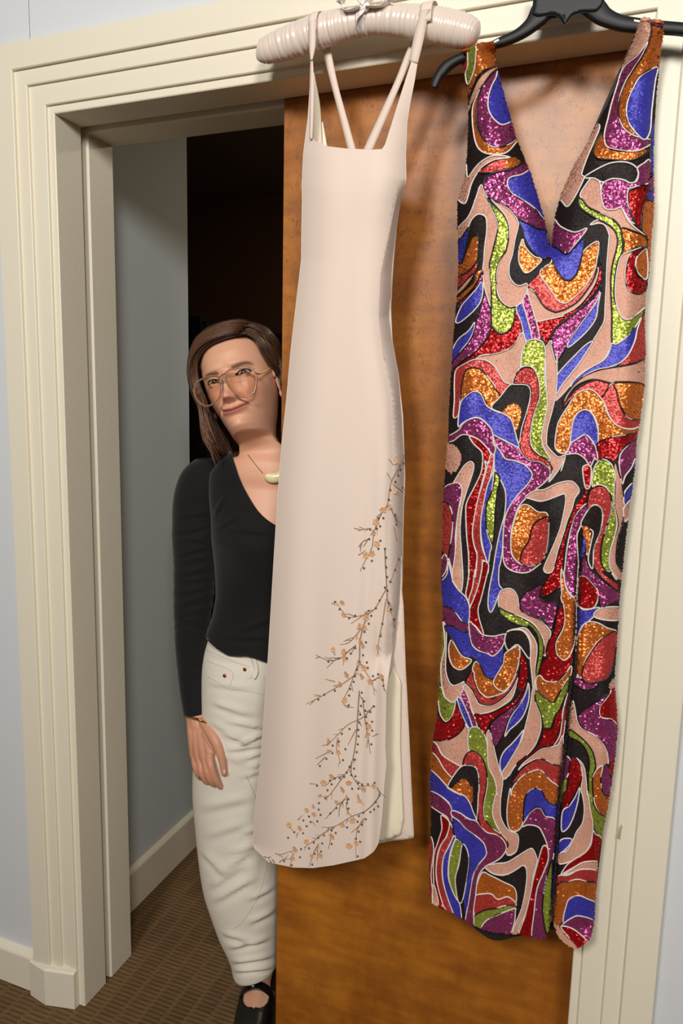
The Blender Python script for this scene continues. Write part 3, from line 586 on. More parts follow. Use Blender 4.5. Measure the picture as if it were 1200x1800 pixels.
# colour, beadline colour, outline (crop letters then points)
PAT = '''
C k A1 100,160 195,160 190,420 150,430
O k A1 290,100 500,80 530,340 400,390 330,450 270,560 215,700 200,570 255,440 290,250
G w A1 205,140 285,130 290,230 270,400 205,560 175,450 200,350
T k A1 540,350 430,390 330,480 270,600 215,760 220,870 250,780 320,640 400,520 470,430 540,380
O w A1 335,620 270,760 250,880 260,1050 285,1190 330,1280 430,1330 620,1320 740,1200 760,1150 640,1230 450,1240 330,1050 300,900 320,760
M k A1 530,400 430,480 345,620 310,760 300,930 330,1080 420,1210 540,1250 650,1220 800,1100 800,900 600,400
B w A1 515,480 460,590 430,700 430,830 480,930 560,1000 620,1000 700,960 760,900 560,400
T w A4 560,0 500,180 430,340 370,520 400,550 330,700 260,820 210,860 150,790 60,760 200,400 400,0
T k A2 910,40 1000,100 985,250 940,360 840,450 740,540 680,600 560,560 800,60
O k A4 590,80 520,190 495,290 540,350 700,365 900,370 1050,300 1050,240 900,275 670,245 610,150
M w A2 960,310 860,440 740,540 690,620 660,720 620,850 590,950 560,1080 530,1200 525,1290 571,1371 800,1406 931,1371 1010,1300 830,1250 720,1170 670,1040 680,860 740,700 810,590 900,450
O k A2 1000,110 1130,100 1080,560 990,580 870,660 810,770 765,880 745,1010 770,1120 860,1240 850,1250 740,1190 670,1050 675,900 740,720 830,570 920,430 980,280 1000,180
B w A2 1060,565 980,590 880,660 820,760 765,880 745,1010 770,1120 850,1230 930,1290 985,1200 1000,1000 1035,700
M k A2 1010,80 1130,90 1120,150 1000,130
T w A4 490,550 560,600 575,700 590,800 625,880 720,890 790,870 870,1020 1020,1150 1030,1170 900,1110 790,1090 700,990 560,920 440,860 370,770 360,720 430,610
K w A4 400,550 560,450 700,395 860,395 960,460 965,540 930,600 880,612 800,575 690,565 610,600 560,590 500,560
M w A4 960,450 1030,400 1090,370 1120,560 1060,620 900,660 860,690 860,830 940,1030 870,1000 790,870 720,890 620,880 585,790 575,690 600,610 700,565 820,580 880,610 950,590 970,510
R k A4 880,690 1060,630 1050,800 1000,960 990,1100 930,1020 870,850 860,760
B k A4 1110,0 1095,300 1110,540 1150,540 1150,0
B k A4 1090,650 1060,760 1100,830 1150,820 1150,700
M n A4 1080,560 1150,540 1150,760 1100,700
T w A4 460,1050 540,1000 650,1030 720,1100 750,1200 740,1300 700,1450 680,1600 680,1800 690,2000 690,2280 650,2390 A8 620,90 500,160 380,230 290,330 200,440 95,540 100,480 180,350 260,250 370,110 440,0 A6 500,1060 560,960 610,860 620,700 630,500 640,250 660,0 A4 660,1150 620,1060 560,1035 480,1050
G k A4 365,770 440,860 560,920 700,990 780,1080 800,1180 800,1330 750,1450 722,1650 715,1800 740,1900 800,2020 870,2050 950,2000 1060,1890 1100,1950 960,2100 850,2230 740,2310 690,2280 690,2000 680,1800 680,1600 700,1450 740,1300 750,1200 720,1110 640,1040 520,980 380,890 335,820
M w A4 60,980 150,1070 300,1130 430,1090 300,1260 A6 230,150 190,160 120,100 40,65
O k A4 790,1090 900,1110 1050,1180 1060,1260 A6 1060,90 950,90 870,130 800,160 820,60
O k A4 1040,800 1005,1000 1005,1110 1060,1190 1060,1320 A6 1050,250 1060,350 1130,300 1140,0 A4 1150,850
R k A5 920,755 1200,700 A6 170,800 350,700 480,540 540,400 570,150 550,60 590,380 540,520 400,690 200,850 100,930 60,1000 0,1140 A5 1010,1150 1020,1020 960,900
T w A5 820,370 830,470 890,680 920,750 1050,725 1200,695 A6 170,800 320,720 420,610 500,490 540,380 540,300 430,400 100,600 A5 900,440
C k A5 820,360 950,230 1060,140 1300,300 A6 540,60 545,250 500,420 420,550 330,660 200,740 100,770 A5 1100,645 1020,610 960,540 900,440 840,390
O w A6 520,30 555,60 535,200 500,350 400,510 300,610 200,680 120,650 A5 1100,470 1030,370 950,230 1070,130 A6 60,200 180,300 330,250 400,120
M k A6 580,480 540,560 450,670 330,760 200,860 90,960 50,1050 80,1200 110,1290 170,1200 220,1120 270,1020 380,860 480,740 540,640 570,560
B w A6 570,560 540,640 470,750 380,870 280,1010 220,1120 240,1140 340,1060 440,960 520,840 545,700
B w A6 490,1080 400,1130 300,1230 220,1310 A8 140,220 115,280 105,460 180,350 260,250 370,110 440,0
T w A6 1000,90 940,110 800,170 750,300 725,500 735,680 790,820 870,850 960,790 1100,640 1100,420 1000,560 900,560 850,500 830,350 870,180
R k A6 1040,95 960,110 870,190 835,370 850,500 900,560 980,580 1050,530 1050,430 970,390 940,280 970,160
O w A6 1050,100 970,170 940,250 960,350 1050,430 1070,300 1060,150
C k A6 1050,770 1000,850 960,960 920,1090 850,1200 770,1310 A8 780,150 870,135 990,110 1150,75 1150,-100
B w A6 1000,830 950,910 850,1030 740,1110 690,1100 670,1160 650,1220 590,1290 A8 500,160 380,240 290,330 280,380 400,270 560,190 700,160 820,110 910,20 A6 930,1080 960,950
T k A8 1150,75 990,115 870,140 700,165 560,195 400,270 290,370 200,500 190,600 250,470 330,370 420,320 520,295 620,310 740,340 780,320 1000,330 1080,370 1150,400
C k A3 300,320 370,250 490,185 620,160 740,200 740,230 640,275 450,320
O n A3 600,170 680,160 740,200 740,230 640,275 590,240
T w A3 640,160 470,140 340,200 260,280 190,370 175,220 130,220 80,560 150,650 185,600 230,440 290,330 360,250 480,185
T w A3 330,450 280,580 230,720 180,810 80,920 40,1080 90,1050 180,930 230,820 300,760 370,780 390,830 390,950 370,1100 360,1260 A5 350,200 360,350 400,500 440,600 450,450 420,280 425,120 A3 440,1240 480,1050 510,900 490,800 440,700 400,590 370,530
T w A3 440,600 530,640 640,720 720,830 720,900 690,1020 660,1190 A5 630,150 630,270 680,350 740,375 810,350 820,380 800,470 740,560 660,600 590,580 520,490 490,350 510,170 570,20 A3 620,1010 630,900 590,780 520,690
G k A3 400,590 440,690 490,790 510,900 480,1040 430,1240 A5 420,150 425,280 440,400 440,600 440,800 500,860 570,880 640,830 680,740 700,600 640,605 560,560 500,470 490,300 500,180 560,50 A3 590,1150 620,1010 620,880 580,780 500,690 430,630
O w A5 730,0 730,120 770,210 810,240 880,200 970,100 900,70 840,20 A3 790,1090 770,1020 740,1100
B k A3 720,800 850,850 920,910 1010,930 1040,1060 1060,1090 A6 40,65 120,100 190,155 230,150 300,80 390,-10 390,100 370,200 330,340 260,430 180,420 100,310 60,220 20,190 A3 1000,1230 930,1200 850,1120 790,1010 760,900
M k A3 840,180 740,240 640,285 480,320 390,370 355,440 370,520 430,590 530,640 640,710 720,800 850,870 930,910 1040,920 1040,850 970,800 880,680 720,580 640,520 610,430 630,380 760,340 850,290 880,200
B w A3 840,290 760,340 650,365 610,410 620,480 660,540 740,590 850,660 930,730 980,800 1030,850 1000,600 920,400 860,280
O k A3 300,990 240,1000 190,1110 140,1250 A5 110,150 70,280 150,260 230,190 290,110 300,0
B k A3 200,900 130,1000 60,1080 55,1200 A5 60,130 120,140 150,50 A3 160,1150 190,1000
C k A5 290,120 200,220 70,300 70,400 180,330 260,240 290,190
T k A5 260,240 190,300 80,430 70,480 160,400 230,310
O k A5 340,200 280,220 250,330 180,400 80,500 70,560 180,480 270,380 330,290
M k A5 345,220 340,320 270,400 200,480 130,570 60,640 55,720 80,580 180,470 270,370
B w A5 340,330 280,410 200,500 130,580 80,690 65,760 110,760 200,690 280,610 330,530 350,420
B w A5 265,760 200,850 100,930 40,1030 0,1200 0,1260 50,1180 120,1060 200,960 250,860
M k A5 365,450 340,560 300,680 270,780 240,900 180,1000 100,1090 20,1200 40,1270 130,1180 250,1090 350,980 420,870 440,740 430,640 400,540
R k A5 690,640 680,740 640,830 570,880 500,870 440,800 420,880 350,990 250,1090 130,1170 40,1260 40,1290 A7 130,180 200,120 330,50 560,0 A5 620,1040 700,970 760,870 750,760 710,640
B w A5 700,610 750,750 780,880 810,955 870,940 840,800 800,660 770,560
M w A5 770,540 800,660 850,830 875,940 950,940 920,780 880,640 820,460
T w A5 760,870 700,970 620,1040 480,1090 330,1110 250,1170 A7 330,70 440,80 540,150 600,260 680,340 720,330 740,260 800,160 820,0 A5 800,970
T w A5 1010,1030 1070,950 1080,1050 1130,1200 A7 1190,0 1190,300 1170,480 1130,650 1090,800 1080,950 A8 20,1050 130,1160 210,1140 160,1320 B2 320,0 250,120 150,240 190,130 170,60 A7 1110,1140 1050,1000 1030,880 1060,720 1090,560 1080,400 1070,0
G w A5 870,940 810,970 770,1050 750,1240 A7 820,150 900,140 960,190 1000,300 1010,450 980,560 940,680 910,850 920,980 1000,1070 1110,1140 1115,1110 1050,1000 1030,880 1060,720 1090,560 1080,400 1060,250 1070,0 A5 1010,1050 980,970 930,945
C w A7 130,180 110,300 110,500 100,680 150,660 170,520 180,400 210,230 260,170 370,165 450,240 540,360 580,460 690,345 640,310 590,240 530,140 440,80 330,70 230,110
O k A7 260,165 370,165 450,240 540,370 590,470 500,580 450,560 420,470 370,430 300,410 230,450 180,510 180,400 210,230
C k A7 740,320 750,250 800,180 880,150 950,180 990,270 1010,430 980,560 930,700 910,850 910,960 960,1050 1090,1130 1140,1220 B1 1200,60 1190,140 1170,80 1130,30 A7 1080,1190 1000,1150 880,1120 810,1030 800,930 830,800 870,640 910,480 915,390 880,340
K w A7 690,345 590,470 500,580 620,640 700,700 740,800 790,960 820,800 870,640 910,480 910,390 870,340 760,335
O n A7 760,535 680,560 610,630 690,680 740,760 760,830 800,720 810,600
B w A7 310,410 240,450 180,520 160,620 150,780 200,740 300,690 380,690 460,760 520,860 650,930 790,1000 770,920 740,800 710,710 640,650 550,620 450,560 410,470 370,420
T n A7 20,960 100,970 170,1030 190,1100 170,1170 140,1240 B1 150,130 130,130 80,60 70,-80
R w A7 270,880 370,920 460,1010 490,1080 470,1180 B1 490,0 500,80 470,200 420,400 380,600 360,760 380,900 410,1000 400,1100 390,1250 B3 440,60 420,200 380,330 350,270 370,150 390,0 B1 320,1200 320,1000 300,800 290,560 300,440 380,280 450,130 470,0 A7 410,1150 400,1050 330,980 290,930
C w A7 490,1080 525,1090 520,1200 B1 590,0 560,130 510,330 460,560 445,720 460,900 520,1070 530,1090 470,1050 460,1150 450,1260 B3 520,0 490,150 440,300 400,390 380,330 420,200 440,60 450,0 B1 390,1240 410,1000 380,900 360,760 380,600 420,400 480,200 530,0 A7 470,1180
R w B3 590,0 560,120 510,320 480,420 490,520 540,690 520,690 450,600 390,560 390,430 440,300 490,150 520,0 B1 470,1060 530,1090 520,1200
B w A7 540,965 600,1050 640,1110 750,1140 850,1180 B1 900,30 960,90 990,160 940,250 840,360 760,470 710,580 690,700 680,900 660,1060 B3 700,0 700,160 740,220 700,270 650,400 615,460 590,420 585,330 600,200 640,0 B1 600,1000 650,750 700,560 710,340 650,190 590,90 A7 530,1200 530,1080
B w A7 530,1180 B1 580,120 520,260 480,440 450,620 450,780 480,950 525,1080 545,960 560,900 510,730 500,600 510,450 560,330 580,200
G k B1 600,120 650,190 620,340 600,560 590,760 570,880 510,730 500,600 510,450 560,330 590,200
M w A7 520,870 600,910 660,940 790,1010 820,1060 890,1130 1000,1150 1090,1200 B1 1170,80 1180,150 1120,230 1020,310 900,420 840,500 800,620 770,750 765,900 780,1000 850,1080 940,1110 1040,1090 1080,1080 960,1170 850,1180 740,1140 690,1060 680,900 690,700 710,580 760,470 840,360 940,250 990,160 960,90 880,20 A7 850,1180 750,1140 650,1120 610,1060 540,960
M w A7 280,700 200,750 150,820 20,900 20,940 100,930 180,870 260,870 370,920 460,1010 520,1080 545,1000 520,960 510,830 450,750 370,690
T w B1 330,10 260,70 180,200 160,240 230,250 250,320 230,470 200,560 190,800 180,950 150,1150 150,1260 B3 190,0 210,120 260,200 300,250 320,100 310,0 B1 260,1200 240,900 230,720 250,500 290,350 340,200 370,100 370,30
M w B1 60,290 150,240 220,240 250,320 220,480 200,620 180,800 180,950 150,1150 110,1030 100,1000 140,800 150,600 120,480 40,450
C k B1 40,460 110,470 150,590 140,760 110,980 95,1020 30,930 20,900
M w B1 60,990 100,1050 80,1160 30,1230 0,1150
B w B1 100,1060 120,1120 150,1260 B3 210,130 270,220 350,300 390,420 370,590 300,540 240,460 180,410 60,380 60,180 150,60
M k B3 60,390 180,410 240,460 300,550 380,590 380,660 340,670 260,630 200,600 100,600 70,500
G n B3 110,600 130,700 110,900 90,1050 85,1260 40,1260 40,800
T w B3 110,560 145,650 140,900 140,1080 180,1200 230,1230 290,1210 340,1190 380,1260 B5 410,50 410,130 370,210 300,265 230,230 190,110 180,0 B3 90,1150 90,1000 130,800
C k B3 420,1060 350,1180 340,1200 B5 430,60 500,120 550,220 600,280 670,300 750,280 850,210 930,110 980,10 B3 900,1130 915,1000 880,1100 B5 760,200 690,215 600,180 560,110 520,0
O w B3 900,820 920,850 915,950 880,1100 820,1220 760,1300 B5 690,215 620,190 560,110 530,0 B3 440,1100 420,1060 450,980 500,1010 620,1160 740,1000 760,900 840,840
O w B3 200,750 170,830 180,950 220,1030 290,1065 360,1030 410,960 310,920 250,830
B k B3 130,600 200,600 260,630 340,665 385,660 400,760 440,830 500,870 580,895 630,915 700,870 750,800 740,1000 680,1120 620,1160 550,1120 500,1010 440,940 380,930 310,900 230,770 150,660
M w B3 385,560 450,610 520,690 640,710 770,690 750,790 700,870 635,920 580,895 500,870 440,830 400,750
T w B5 430,80 470,110 530,190 570,280 650,305 750,285 860,210 940,110 990,0 970,100 920,230 830,300 720,360 600,390 530,390 500,330 460,200 420,130
R k B5 1080,0 1040,90 960,240 830,320 720,370 600,395 530,395 560,480 640,600 690,500 740,440 850,370 940,310 1010,220 1070,100 1090,20
R k B3 920,860 920,1000 910,1130 890,1260 980,1260 1010,1100 980,950
M k B5 1090,10 1070,110 1010,230 940,310 850,370 750,440 700,510 700,600 750,740 800,670 850,580 880,480 930,380 1030,260 1080,150 1100,60
B w B5 1100,60 1080,150 1030,260 940,380 890,480 850,630 900,560 970,500 1040,420 1090,300 1110,180
B w B5 1050,560 1000,620 920,710 840,790 800,900 820,1010 870,940 930,840 1000,720 1030,630
T w B3 780,665 860,635 950,645 1010,705 1040,800 1030,950 1050,1150 1060,1260 B6 160,150 140,300 100,480 70,600 B5 1040,640 1000,720 930,840 870,940 825,1010 840,1080 900,1030 960,940 1060,850 1150,750 B6 220,690 255,560 250,420 200,290 185,100 B3 1085,1150 1080,1050 1100,870 1090,780 1040,690 960,620
K w B3 785,668 860,643 945,652 1000,710 1030,800 1020,950 900,800 800,860 760,760
O w B3 905,815 920,850 915,950 880,1100 820,1220 740,1290 640,1200 740,1010 760,900 840,840
T w B3 700,270 740,220 830,210 890,280 910,380 960,460 1100,520 1180,580 B4 130,630 230,730 265,800 230,950 200,1080 175,1040 180,900 130,790 70,700 0,645 B3 1040,560 940,510 850,480 760,440 700,400
G k B3 705,410 760,440 850,480 950,520 1050,580 1130,670 1170,790 1170,900 1140,1020 1110,1150 1100,1260 B4 100,1400 80,1370 80,1250 110,1080 110,900 80,790 0,700 B3 1010,610 940,600 830,560 750,500 710,460
M k B3 1200,140 1050,210 950,280 920,350 930,430 1000,480 1120,530 1200,590 B4 100,590 200,660 270,750 310,640 350,450 290,410 180,400 130,320 200,150
R k B2 560,330 500,420 430,520 350,740 310,850 250,1060 200,1200 B4 160,230 150,320 210,340 390,230 380,400 420,450 400,350 410,100 B2 310,1200 340,900 400,720 470,560 560,480 590,300
R w B2 540,60 530,130 560,300 610,280 620,60
R k B4 390,460 350,520 310,750 240,900 210,1020 210,1100 150,1170 130,1320 200,1390 330,1400 420,1330 520,1190 540,1000 430,1130 340,1050 330,900 420,700 430,520
O w B4 400,0 390,130 400,300 390,360 430,480 430,700 380,820 330,920 340,1050 400,1120 450,1130 510,1060 560,900 580,700 580,480 560,370 500,320 450,220 430,100
M w B2 560,480 450,600 400,750 350,1000 330,1200 B4 430,60 450,200 500,300 570,345 590,200 600,0 B2 480,1150 465,850 490,760 560,600 590,500
T w B2 -110,400 0,330 100,320 250,250 390,225 460,270 490,340 440,420 410,530 350,680 310,830 250,1000 190,1230 95,1210 180,1000 270,780 310,620 340,450 330,370 280,380 150,430 50,450 -60,420
O w B1 890,465 960,475 1050,540 1140,550 1165,650 1150,900 1110,1040 1030,1100 930,1110 840,1070 780,990 765,850 790,680 840,530
C k B1 1150,590 1050,630 990,700 960,830 900,930 870,1000 870,1080 930,1110 1030,1100 1110,1040 1150,900 1165,650
T k B2 900,20 930,120 970,280 990,500 970,700 920,870 900,1100 940,1200 980,1270 980,1326 910,1310 830,1180 830,1020 880,850 920,690 880,480 890,200 870,60
G w B2 740,-20 690,20 650,100 635,200 640,290 700,265 780,290 830,360 850,450 840,580 790,750 740,920 730,1080 760,1190 850,1250 890,1310 910,1310 830,1180 830,1020 880,850 910,690 880,480 880,300 890,180 860,60 800,0
C k B2 700,275 620,320 585,430 580,540 620,510 680,490 740,540 750,650 720,800 680,900 650,1000 645,1150 700,1260 B4 820,20 900,110 1000,200 1080,290 1110,200 1000,110 900,20 B2 850,1250 760,1190 730,1080 740,920 790,750 840,580 850,450 830,360 770,290
K w B2 680,490 620,510 560,590 510,690 530,740 640,780 620,920 590,1100 640,1200 650,1000 680,900 720,800 750,650 740,540
O n B2 530,740 590,740 620,850 590,1000 570,1050 560,900
B n B2 550,830 560,950 530,1080 510,1060 530,950
M k B2 560,1060 600,1180 700,1290 B4 880,130 1000,210 1130,300 1130,380 950,460 880,480 850,290 800,190 700,100 640,80 620,20 B2 520,1200 520,1100
M w A8 1010,920 900,1030 820,1130 810,1250 B2 930,0 950,180 970,260 1000,170 1060,90 1100,0 A8 1010,1100
B w B2 1110,230 1010,320 985,400 1000,490 1110,380
B n B2 1100,0 1080,80 1140,20 1140,-60
T w B2 1100,400 1000,500 980,560 1000,680 1070,540
O n B2 1030,870 985,1100 1010,1150 1050,900
C w A8 740,340 690,380 600,490 650,570 690,690 770,800 870,840 980,840 1080,770 1090,700 960,740 880,690 810,560 780,430
O k A8 760,335 1000,330 1100,380 1120,550 1080,720 960,740 880,690 810,560 780,430
C k A8 560,300 480,320 380,370 300,440 200,560 190,610 300,490 420,420 490,410 600,500 700,350 640,320
O w A8 440,410 520,420 600,500 640,560 680,680 760,790 860,840 960,850 1050,810 1060,880 900,910 720,940 580,990 575,850 540,720 470,650 400,640 330,690 290,790 270,960 240,1080 180,1120 110,1080 95,1000 120,820 160,720 250,580 330,460
B w A8 410,635 340,680 290,790 270,1010 340,960 430,910 500,970 560,1060 575,950 570,840 530,720 480,650
R k A8 580,990 720,940 900,910 1050,880 1050,930 900,1020 810,1120 750,1230 720,1190 640,1170 575,1190 560,1080
M w A8 430,910 340,960 270,1010 240,1090 210,1130 330,1120 420,1170 480,1260 B2 620,60 660,-20 A8 570,1190 550,1060 500,970
B w B4 590,430 640,490 700,510 880,480 800,590 700,680 640,750 590,900 580,600
R w B4 620,100 700,100 800,200 850,280 850,380 800,480 700,500 640,480 590,420 600,200
T w B4 880,490 1140,480 1140,620 980,640 800,590
M k B4 560,1260 600,1320 700,1410 850,1410 870,1420 800,1482 B6 830,130 740,140 640,90 610,20
O w B4 720,660 850,670 960,730 1080,770 1000,800 860,890 760,1030 680,1170 650,1350 590,1300 570,1100 590,900 640,740
C k B4 1090,780 960,820 860,900 760,1040 680,1180 655,1350 740,1420 850,1400 960,1360 1040,1200 1080,950
O w B4 130,1320 200,1390 330,1400 430,1330 520,1200 515,1310 B6 540,40 480,140 420,250 385,285 330,250 260,200 210,150 200,30
G k B6 205,150 260,200 330,250 385,285 420,250 480,140 590,-20 560,120 480,330 410,440 370,560 320,570 280,550 250,400 200,280 190,200
R k B6 490,330 420,430 380,560 320,580 280,570 260,680 200,780 100,870 0,950 0,980 150,870 260,790 380,760 450,640 480,500 510,350
C w B6 590,60 540,220 500,380 480,560 460,660 400,760 440,760 500,660 530,450 590,200
T w B6 500,660 450,750 380,775 260,800 150,880 50,970 0,1040 60,980 200,910 300,920 400,970 480,1010
C k B6 300,920 210,910 100,970 20,1040 -40,1120 -70,1180 0,1150 80,1080 220,1030 290,1070 360,1150 450,1220 480,1010 400,970
O w B6 220,1030 290,1070 360,1150 450,1220 440,1330 B8 540,210 480,205 410,140 370,60 300,35 220,80 185,200 180,350 150,450 90,490 30,460 5,350 10,200 40,30 B5 920,1260 930,1180 B6 0,1150 80,1080
B k B8 300,35 370,60 410,140 480,205 545,210 520,380 420,330 370,250 310,240 240,300 180,400 185,200 220,80
R w B8 380,650 430,660 440,780 390,920 320,1100 290,1350 270,1620 130,1590 190,1400 240,1200 280,1000 320,850
M w B8 320,240 370,260 410,330 520,380 500,700 470,850 430,950 390,1150 380,1350 420,1600 270,1620 290,1350 320,1100 390,920 440,780 430,640 380,510 330,440 230,420 160,440 200,370 250,290
G k B8 480,780 430,950 390,1150 380,1350 430,1600 480,1450 470,1200 480,900
B n B8 490,900 475,1100 480,1400 510,1300 500,1100
O w B7 680,970 760,1000 900,1070 1040,1150 1050,1310 960,1240 850,1270 780,1210 680,1210 600,1240 620,1100
C w B7 600,1240 680,1210 780,1210 850,1270 960,1240 1050,1310 1040,1340 930,1340 830,1370 700,1400 590,1440
G k B7 580,1460 700,1390 830,1370 940,1340 1050,1340 1040,1380 900,1420 760,1480 690,1540 650,1600 570,1540
M w B7 1040,1370 900,1420 760,1480 690,1540 660,1620 760,1680 960,1680 1030,1540 1045,1400
T w B7 710,905 850,870 960,855 1100,770 1200,710 B8 280,680 320,780 310,850 280,950 250,1150 200,1350 130,1500 110,1600 60,1600 90,1470 160,1300 200,1100 215,950 200,860 160,850 B7 1130,885 1000,970 900,1000 790,980
O w B5 50,750 150,850 210,970 290,1060 240,1150 130,1030 40,970
C w B5 60,660 140,720 190,820 290,890 400,940 350,990 300,1060 210,970 140,850 50,750
T w B5 70,650 150,670 230,670 340,610 410,540 420,480 470,570 460,660 470,770 430,850 400,940 290,890 190,820 140,720
R k B5 130,380 180,450 240,480 300,400 330,260 380,370 430,490 380,580 300,640 220,670 140,670 60,640
M n B5 140,330 150,400 100,600 80,380
G w B5 150,130 190,120 210,200 290,270 330,260 300,400 240,470 190,430 160,340
B w B5 350,230 390,370 450,500 480,540 515,530 480,430 430,310 380,220
M w B5 385,200 420,130 470,230 500,350 540,440 560,540 515,530 480,430 430,310
T w B5 660,590 690,570 730,720 760,850 800,1000 830,1080 810,1260 B7 880,150 880,330 920,440 980,510 1060,540 1080,620 1050,740 960,780 940,700 950,620 890,540 830,430 790,330 800,200 830,50 B5 770,1200 740,1070 680,950 670,700
G w B5 500,535 560,530 620,580 660,680 670,800 680,950 740,1070 765,1180 770,1260 B7 830,100 790,280 810,390 850,480 890,540 790,480 710,380 690,260 720,80 B5 670,1100 640,930 590,830 540,790 480,780 460,680 470,580
C k B5 410,930 430,840 490,780 560,800 630,890 665,1050 650,1200 B7 690,200 700,360 790,480 890,550 960,640 950,690 900,600 830,550 740,530 680,480 640,410 625,300 635,100 B5 580,1100 560,980 500,925 440,930
K w B5 400,940 340,1000 250,1150 300,1190 420,1250 B7 570,280 610,400 625,300 635,100 B5 580,1200 575,1040 540,950 460,930
O n B5 430,1070 360,1110 290,1190 400,1240 B7 370,80 480,120 550,220 575,150 570,0 B5 510,1160
B w B5 40,980 130,1030 240,1150 300,1200 400,1250 B7 280,20 370,80 480,120 540,200 570,280 610,390 520,370 430,310 340,280 310,200 200,110 80,60
M w B7 80,70 200,110 310,210 340,280 345,400 360,460 320,420 280,350 200,300 90,210
C w B7 310,420 360,500 360,560 300,690 250,800 230,950 260,1150 380,1470 250,1350 190,1150 165,950 190,760 230,650 290,560
R w B7 220,340 290,380 315,440 280,570 210,680 175,800 165,1000 190,1150 240,1350 170,1330 140,1100 140,800 190,620 230,480
C w B7 90,600 140,700 110,1000 140,1350 50,1270
T w B7 130,1100 170,1200 190,1340 130,1340
B k B7 350,340 420,400 490,480 600,560 700,640 725,720 715,800 640,880 590,970 550,1120 520,1300 500,1560 470,1350 465,1250 500,1080 530,900 520,760 470,660 400,590 360,540
M w B7 340,285 430,310 520,375 610,400 680,480 740,530 830,550 910,610 945,700 900,790 820,850 720,900 650,980 620,1080 600,1250 580,1400 580,1580 490,1540 530,1280 560,1080 590,970 640,880 720,780 720,720 690,640 600,560 490,480 420,400 340,340
B w B7 380,590 330,720 305,860 300,1020 340,1150 420,1290 450,1480 450,1520 370,1450 270,1180 235,980 250,800 310,680 360,570
G w B7 390,600 455,660 440,760 410,900 380,1040 390,1180 410,1290 340,1160 305,1020 310,860 340,720
K w B7 455,660 510,720 530,870 500,1080 465,1260 440,1310 410,1290 385,1150 380,1020 420,880
M k B6 1030,160 930,230 800,320 700,390 660,460 700,550 780,610 870,660 960,750 985,830 1000,950 1070,880 1120,700 1130,560 1110,520 1030,470 930,450 895,390 920,310 980,230
R w B6 1050,40 1030,160 980,240 910,330 910,430 960,460 1040,470 1140,540 1140,300
T n B6 1060,0 1000,110 1040,130 1090,60
T w B6 600,260 570,500 570,580 660,640 740,710 810,800 850,920 860,1030 930,990 1000,970 985,830 950,750 870,660 780,610 690,550 650,450 630,340
O w B6 940,990 880,1020 830,1110 825,1250 840,1330 B8 930,200 980,300 1050,350 1100,130 1020,60 B6 930,1240 920,1120
G k B6 565,580 660,640 740,710 820,810 855,920 860,1020 830,1100 830,1250 840,1330 B8 920,200 980,300 1060,350 1060,450 990,560 930,480 900,380 870,200 855,0 B6 780,1330 780,1100 790,950 760,820 680,720 570,660
M k B6 960,990 1000,980 1040,1130 1060,1326 B8 1110,50 1060,120 1010,60 B6 930,1230 920,1120
R n B6 1050,900 1010,980 1050,1120 1090,950
M w B6 530,880 580,920 580,1020 530,1140 490,1200 510,1000
G n B6 490,1210 550,1120 530,1300 480,1400
R k B6 590,910 660,920 710,1030 710,1130 670,1230 620,1330 B8 740,60 650,220 590,280 600,100 B6 540,1250 560,1100
T w B6 650,900 720,970 750,1090 770,1330 B8 855,50 880,250 910,420 890,600 820,720 690,800 550,830 545,730 640,690 700,580 740,490 800,400 820,250 800,100 B6 700,1260 715,1100 690,960
B w B8 770,20 720,130 660,220 590,280 580,480 640,460 700,350 750,180
B w B8 570,580 690,570 640,660 550,720
R w B8 940,520 1000,570 970,800 830,810 740,850 620,920 570,950 630,850 720,780 830,710 890,620 910,480
T w B8 970,810 830,810 740,850 640,920 570,950 700,920 800,890 970,910
C w B8 540,960 650,950 780,890 970,910 960,1050 850,1020 750,995 650,1020 530,1070
O k B8 530,1070 650,1020 750,1000 850,1020 960,1050 950,1260 850,1200 760,1165 680,1190 635,1250 610,1400 560,1490 500,1470
B w B8 760,1165 850,1200 950,1260 930,1440 830,1400 760,1380 600,1460 635,1250 680,1190
M w B8 600,1460 690,1400 770,1380 930,1440 910,1590 830,1670 760,1560 660,1500 570,1490
R w B8 570,1495 660,1500 760,1560 840,1650 750,1720 650,1600
T n B8 460,1410 550,1490 640,1600 740,1700 720,1770 570,1680 500,1560
'''
PCOL = dict(T=lin(206, 152, 130), K=lin(34, 26, 26), B=lin(58, 56, 168), O=lin(206, 110, 44), C=lin(190, 62, 58), R=lin(176, 20, 24), M=lin(154, 62, 112), G=lin(152, 164, 62))
SEQ = dict(T=(.55, .15), K=(.5, .0), B=(.42, .25), O=(.3, .55), C=(.36, .4), R=(.26, .6), M=(.27, .6), G=(.32, .5))
KEYS = 'TKBOCRMG'
seqm = [mat('sequin_'+dict(T='tan', K='black', B='blue', O='orange', C='coral', R='red', M='magenta', G='green')[k], PCOL[k], SEQ[k][0], SEQ[k][1], spec=.15 if k == 'K' else .5) for k in KEYS]
shapes = []
for ln in PAT.strip().split('\n'):
    tk = ln.split(); cr = None; pts = []
    for t in tk[2:]:
        if t in CR: cr = CR[t]
        else:
            a, b_ = t.split(','); pts.append((cr[0]+float(a)*cr[2], cr[1]+float(b_)*cr[2]))
    shapes.append((tk[0], tk[1], resample(smoothpath(pts, 4, True), 2.2, True)))
OUTR = resample(OUT, 3.0, True)
iR = int(np.argmin(np.abs(OUT-[1043, 1624]).sum(1))); iL = int(np.argmin(np.abs(OUT-[754, 1572]).sum(1)))
SIDE_R = OUT[4:iR+1]; SIDE_L = np.vstack([OUT[iL:], OUT[:1]])
slit_u = lambda v: np.interp(v, [850, 905, 1052, 1180, 1205, 1297, 1370, 1443, 1546, 1608, 1680], [1026, 1022, 1015, 1010, 1003, 995, 987, 980.5, 975, 970.5, 966])
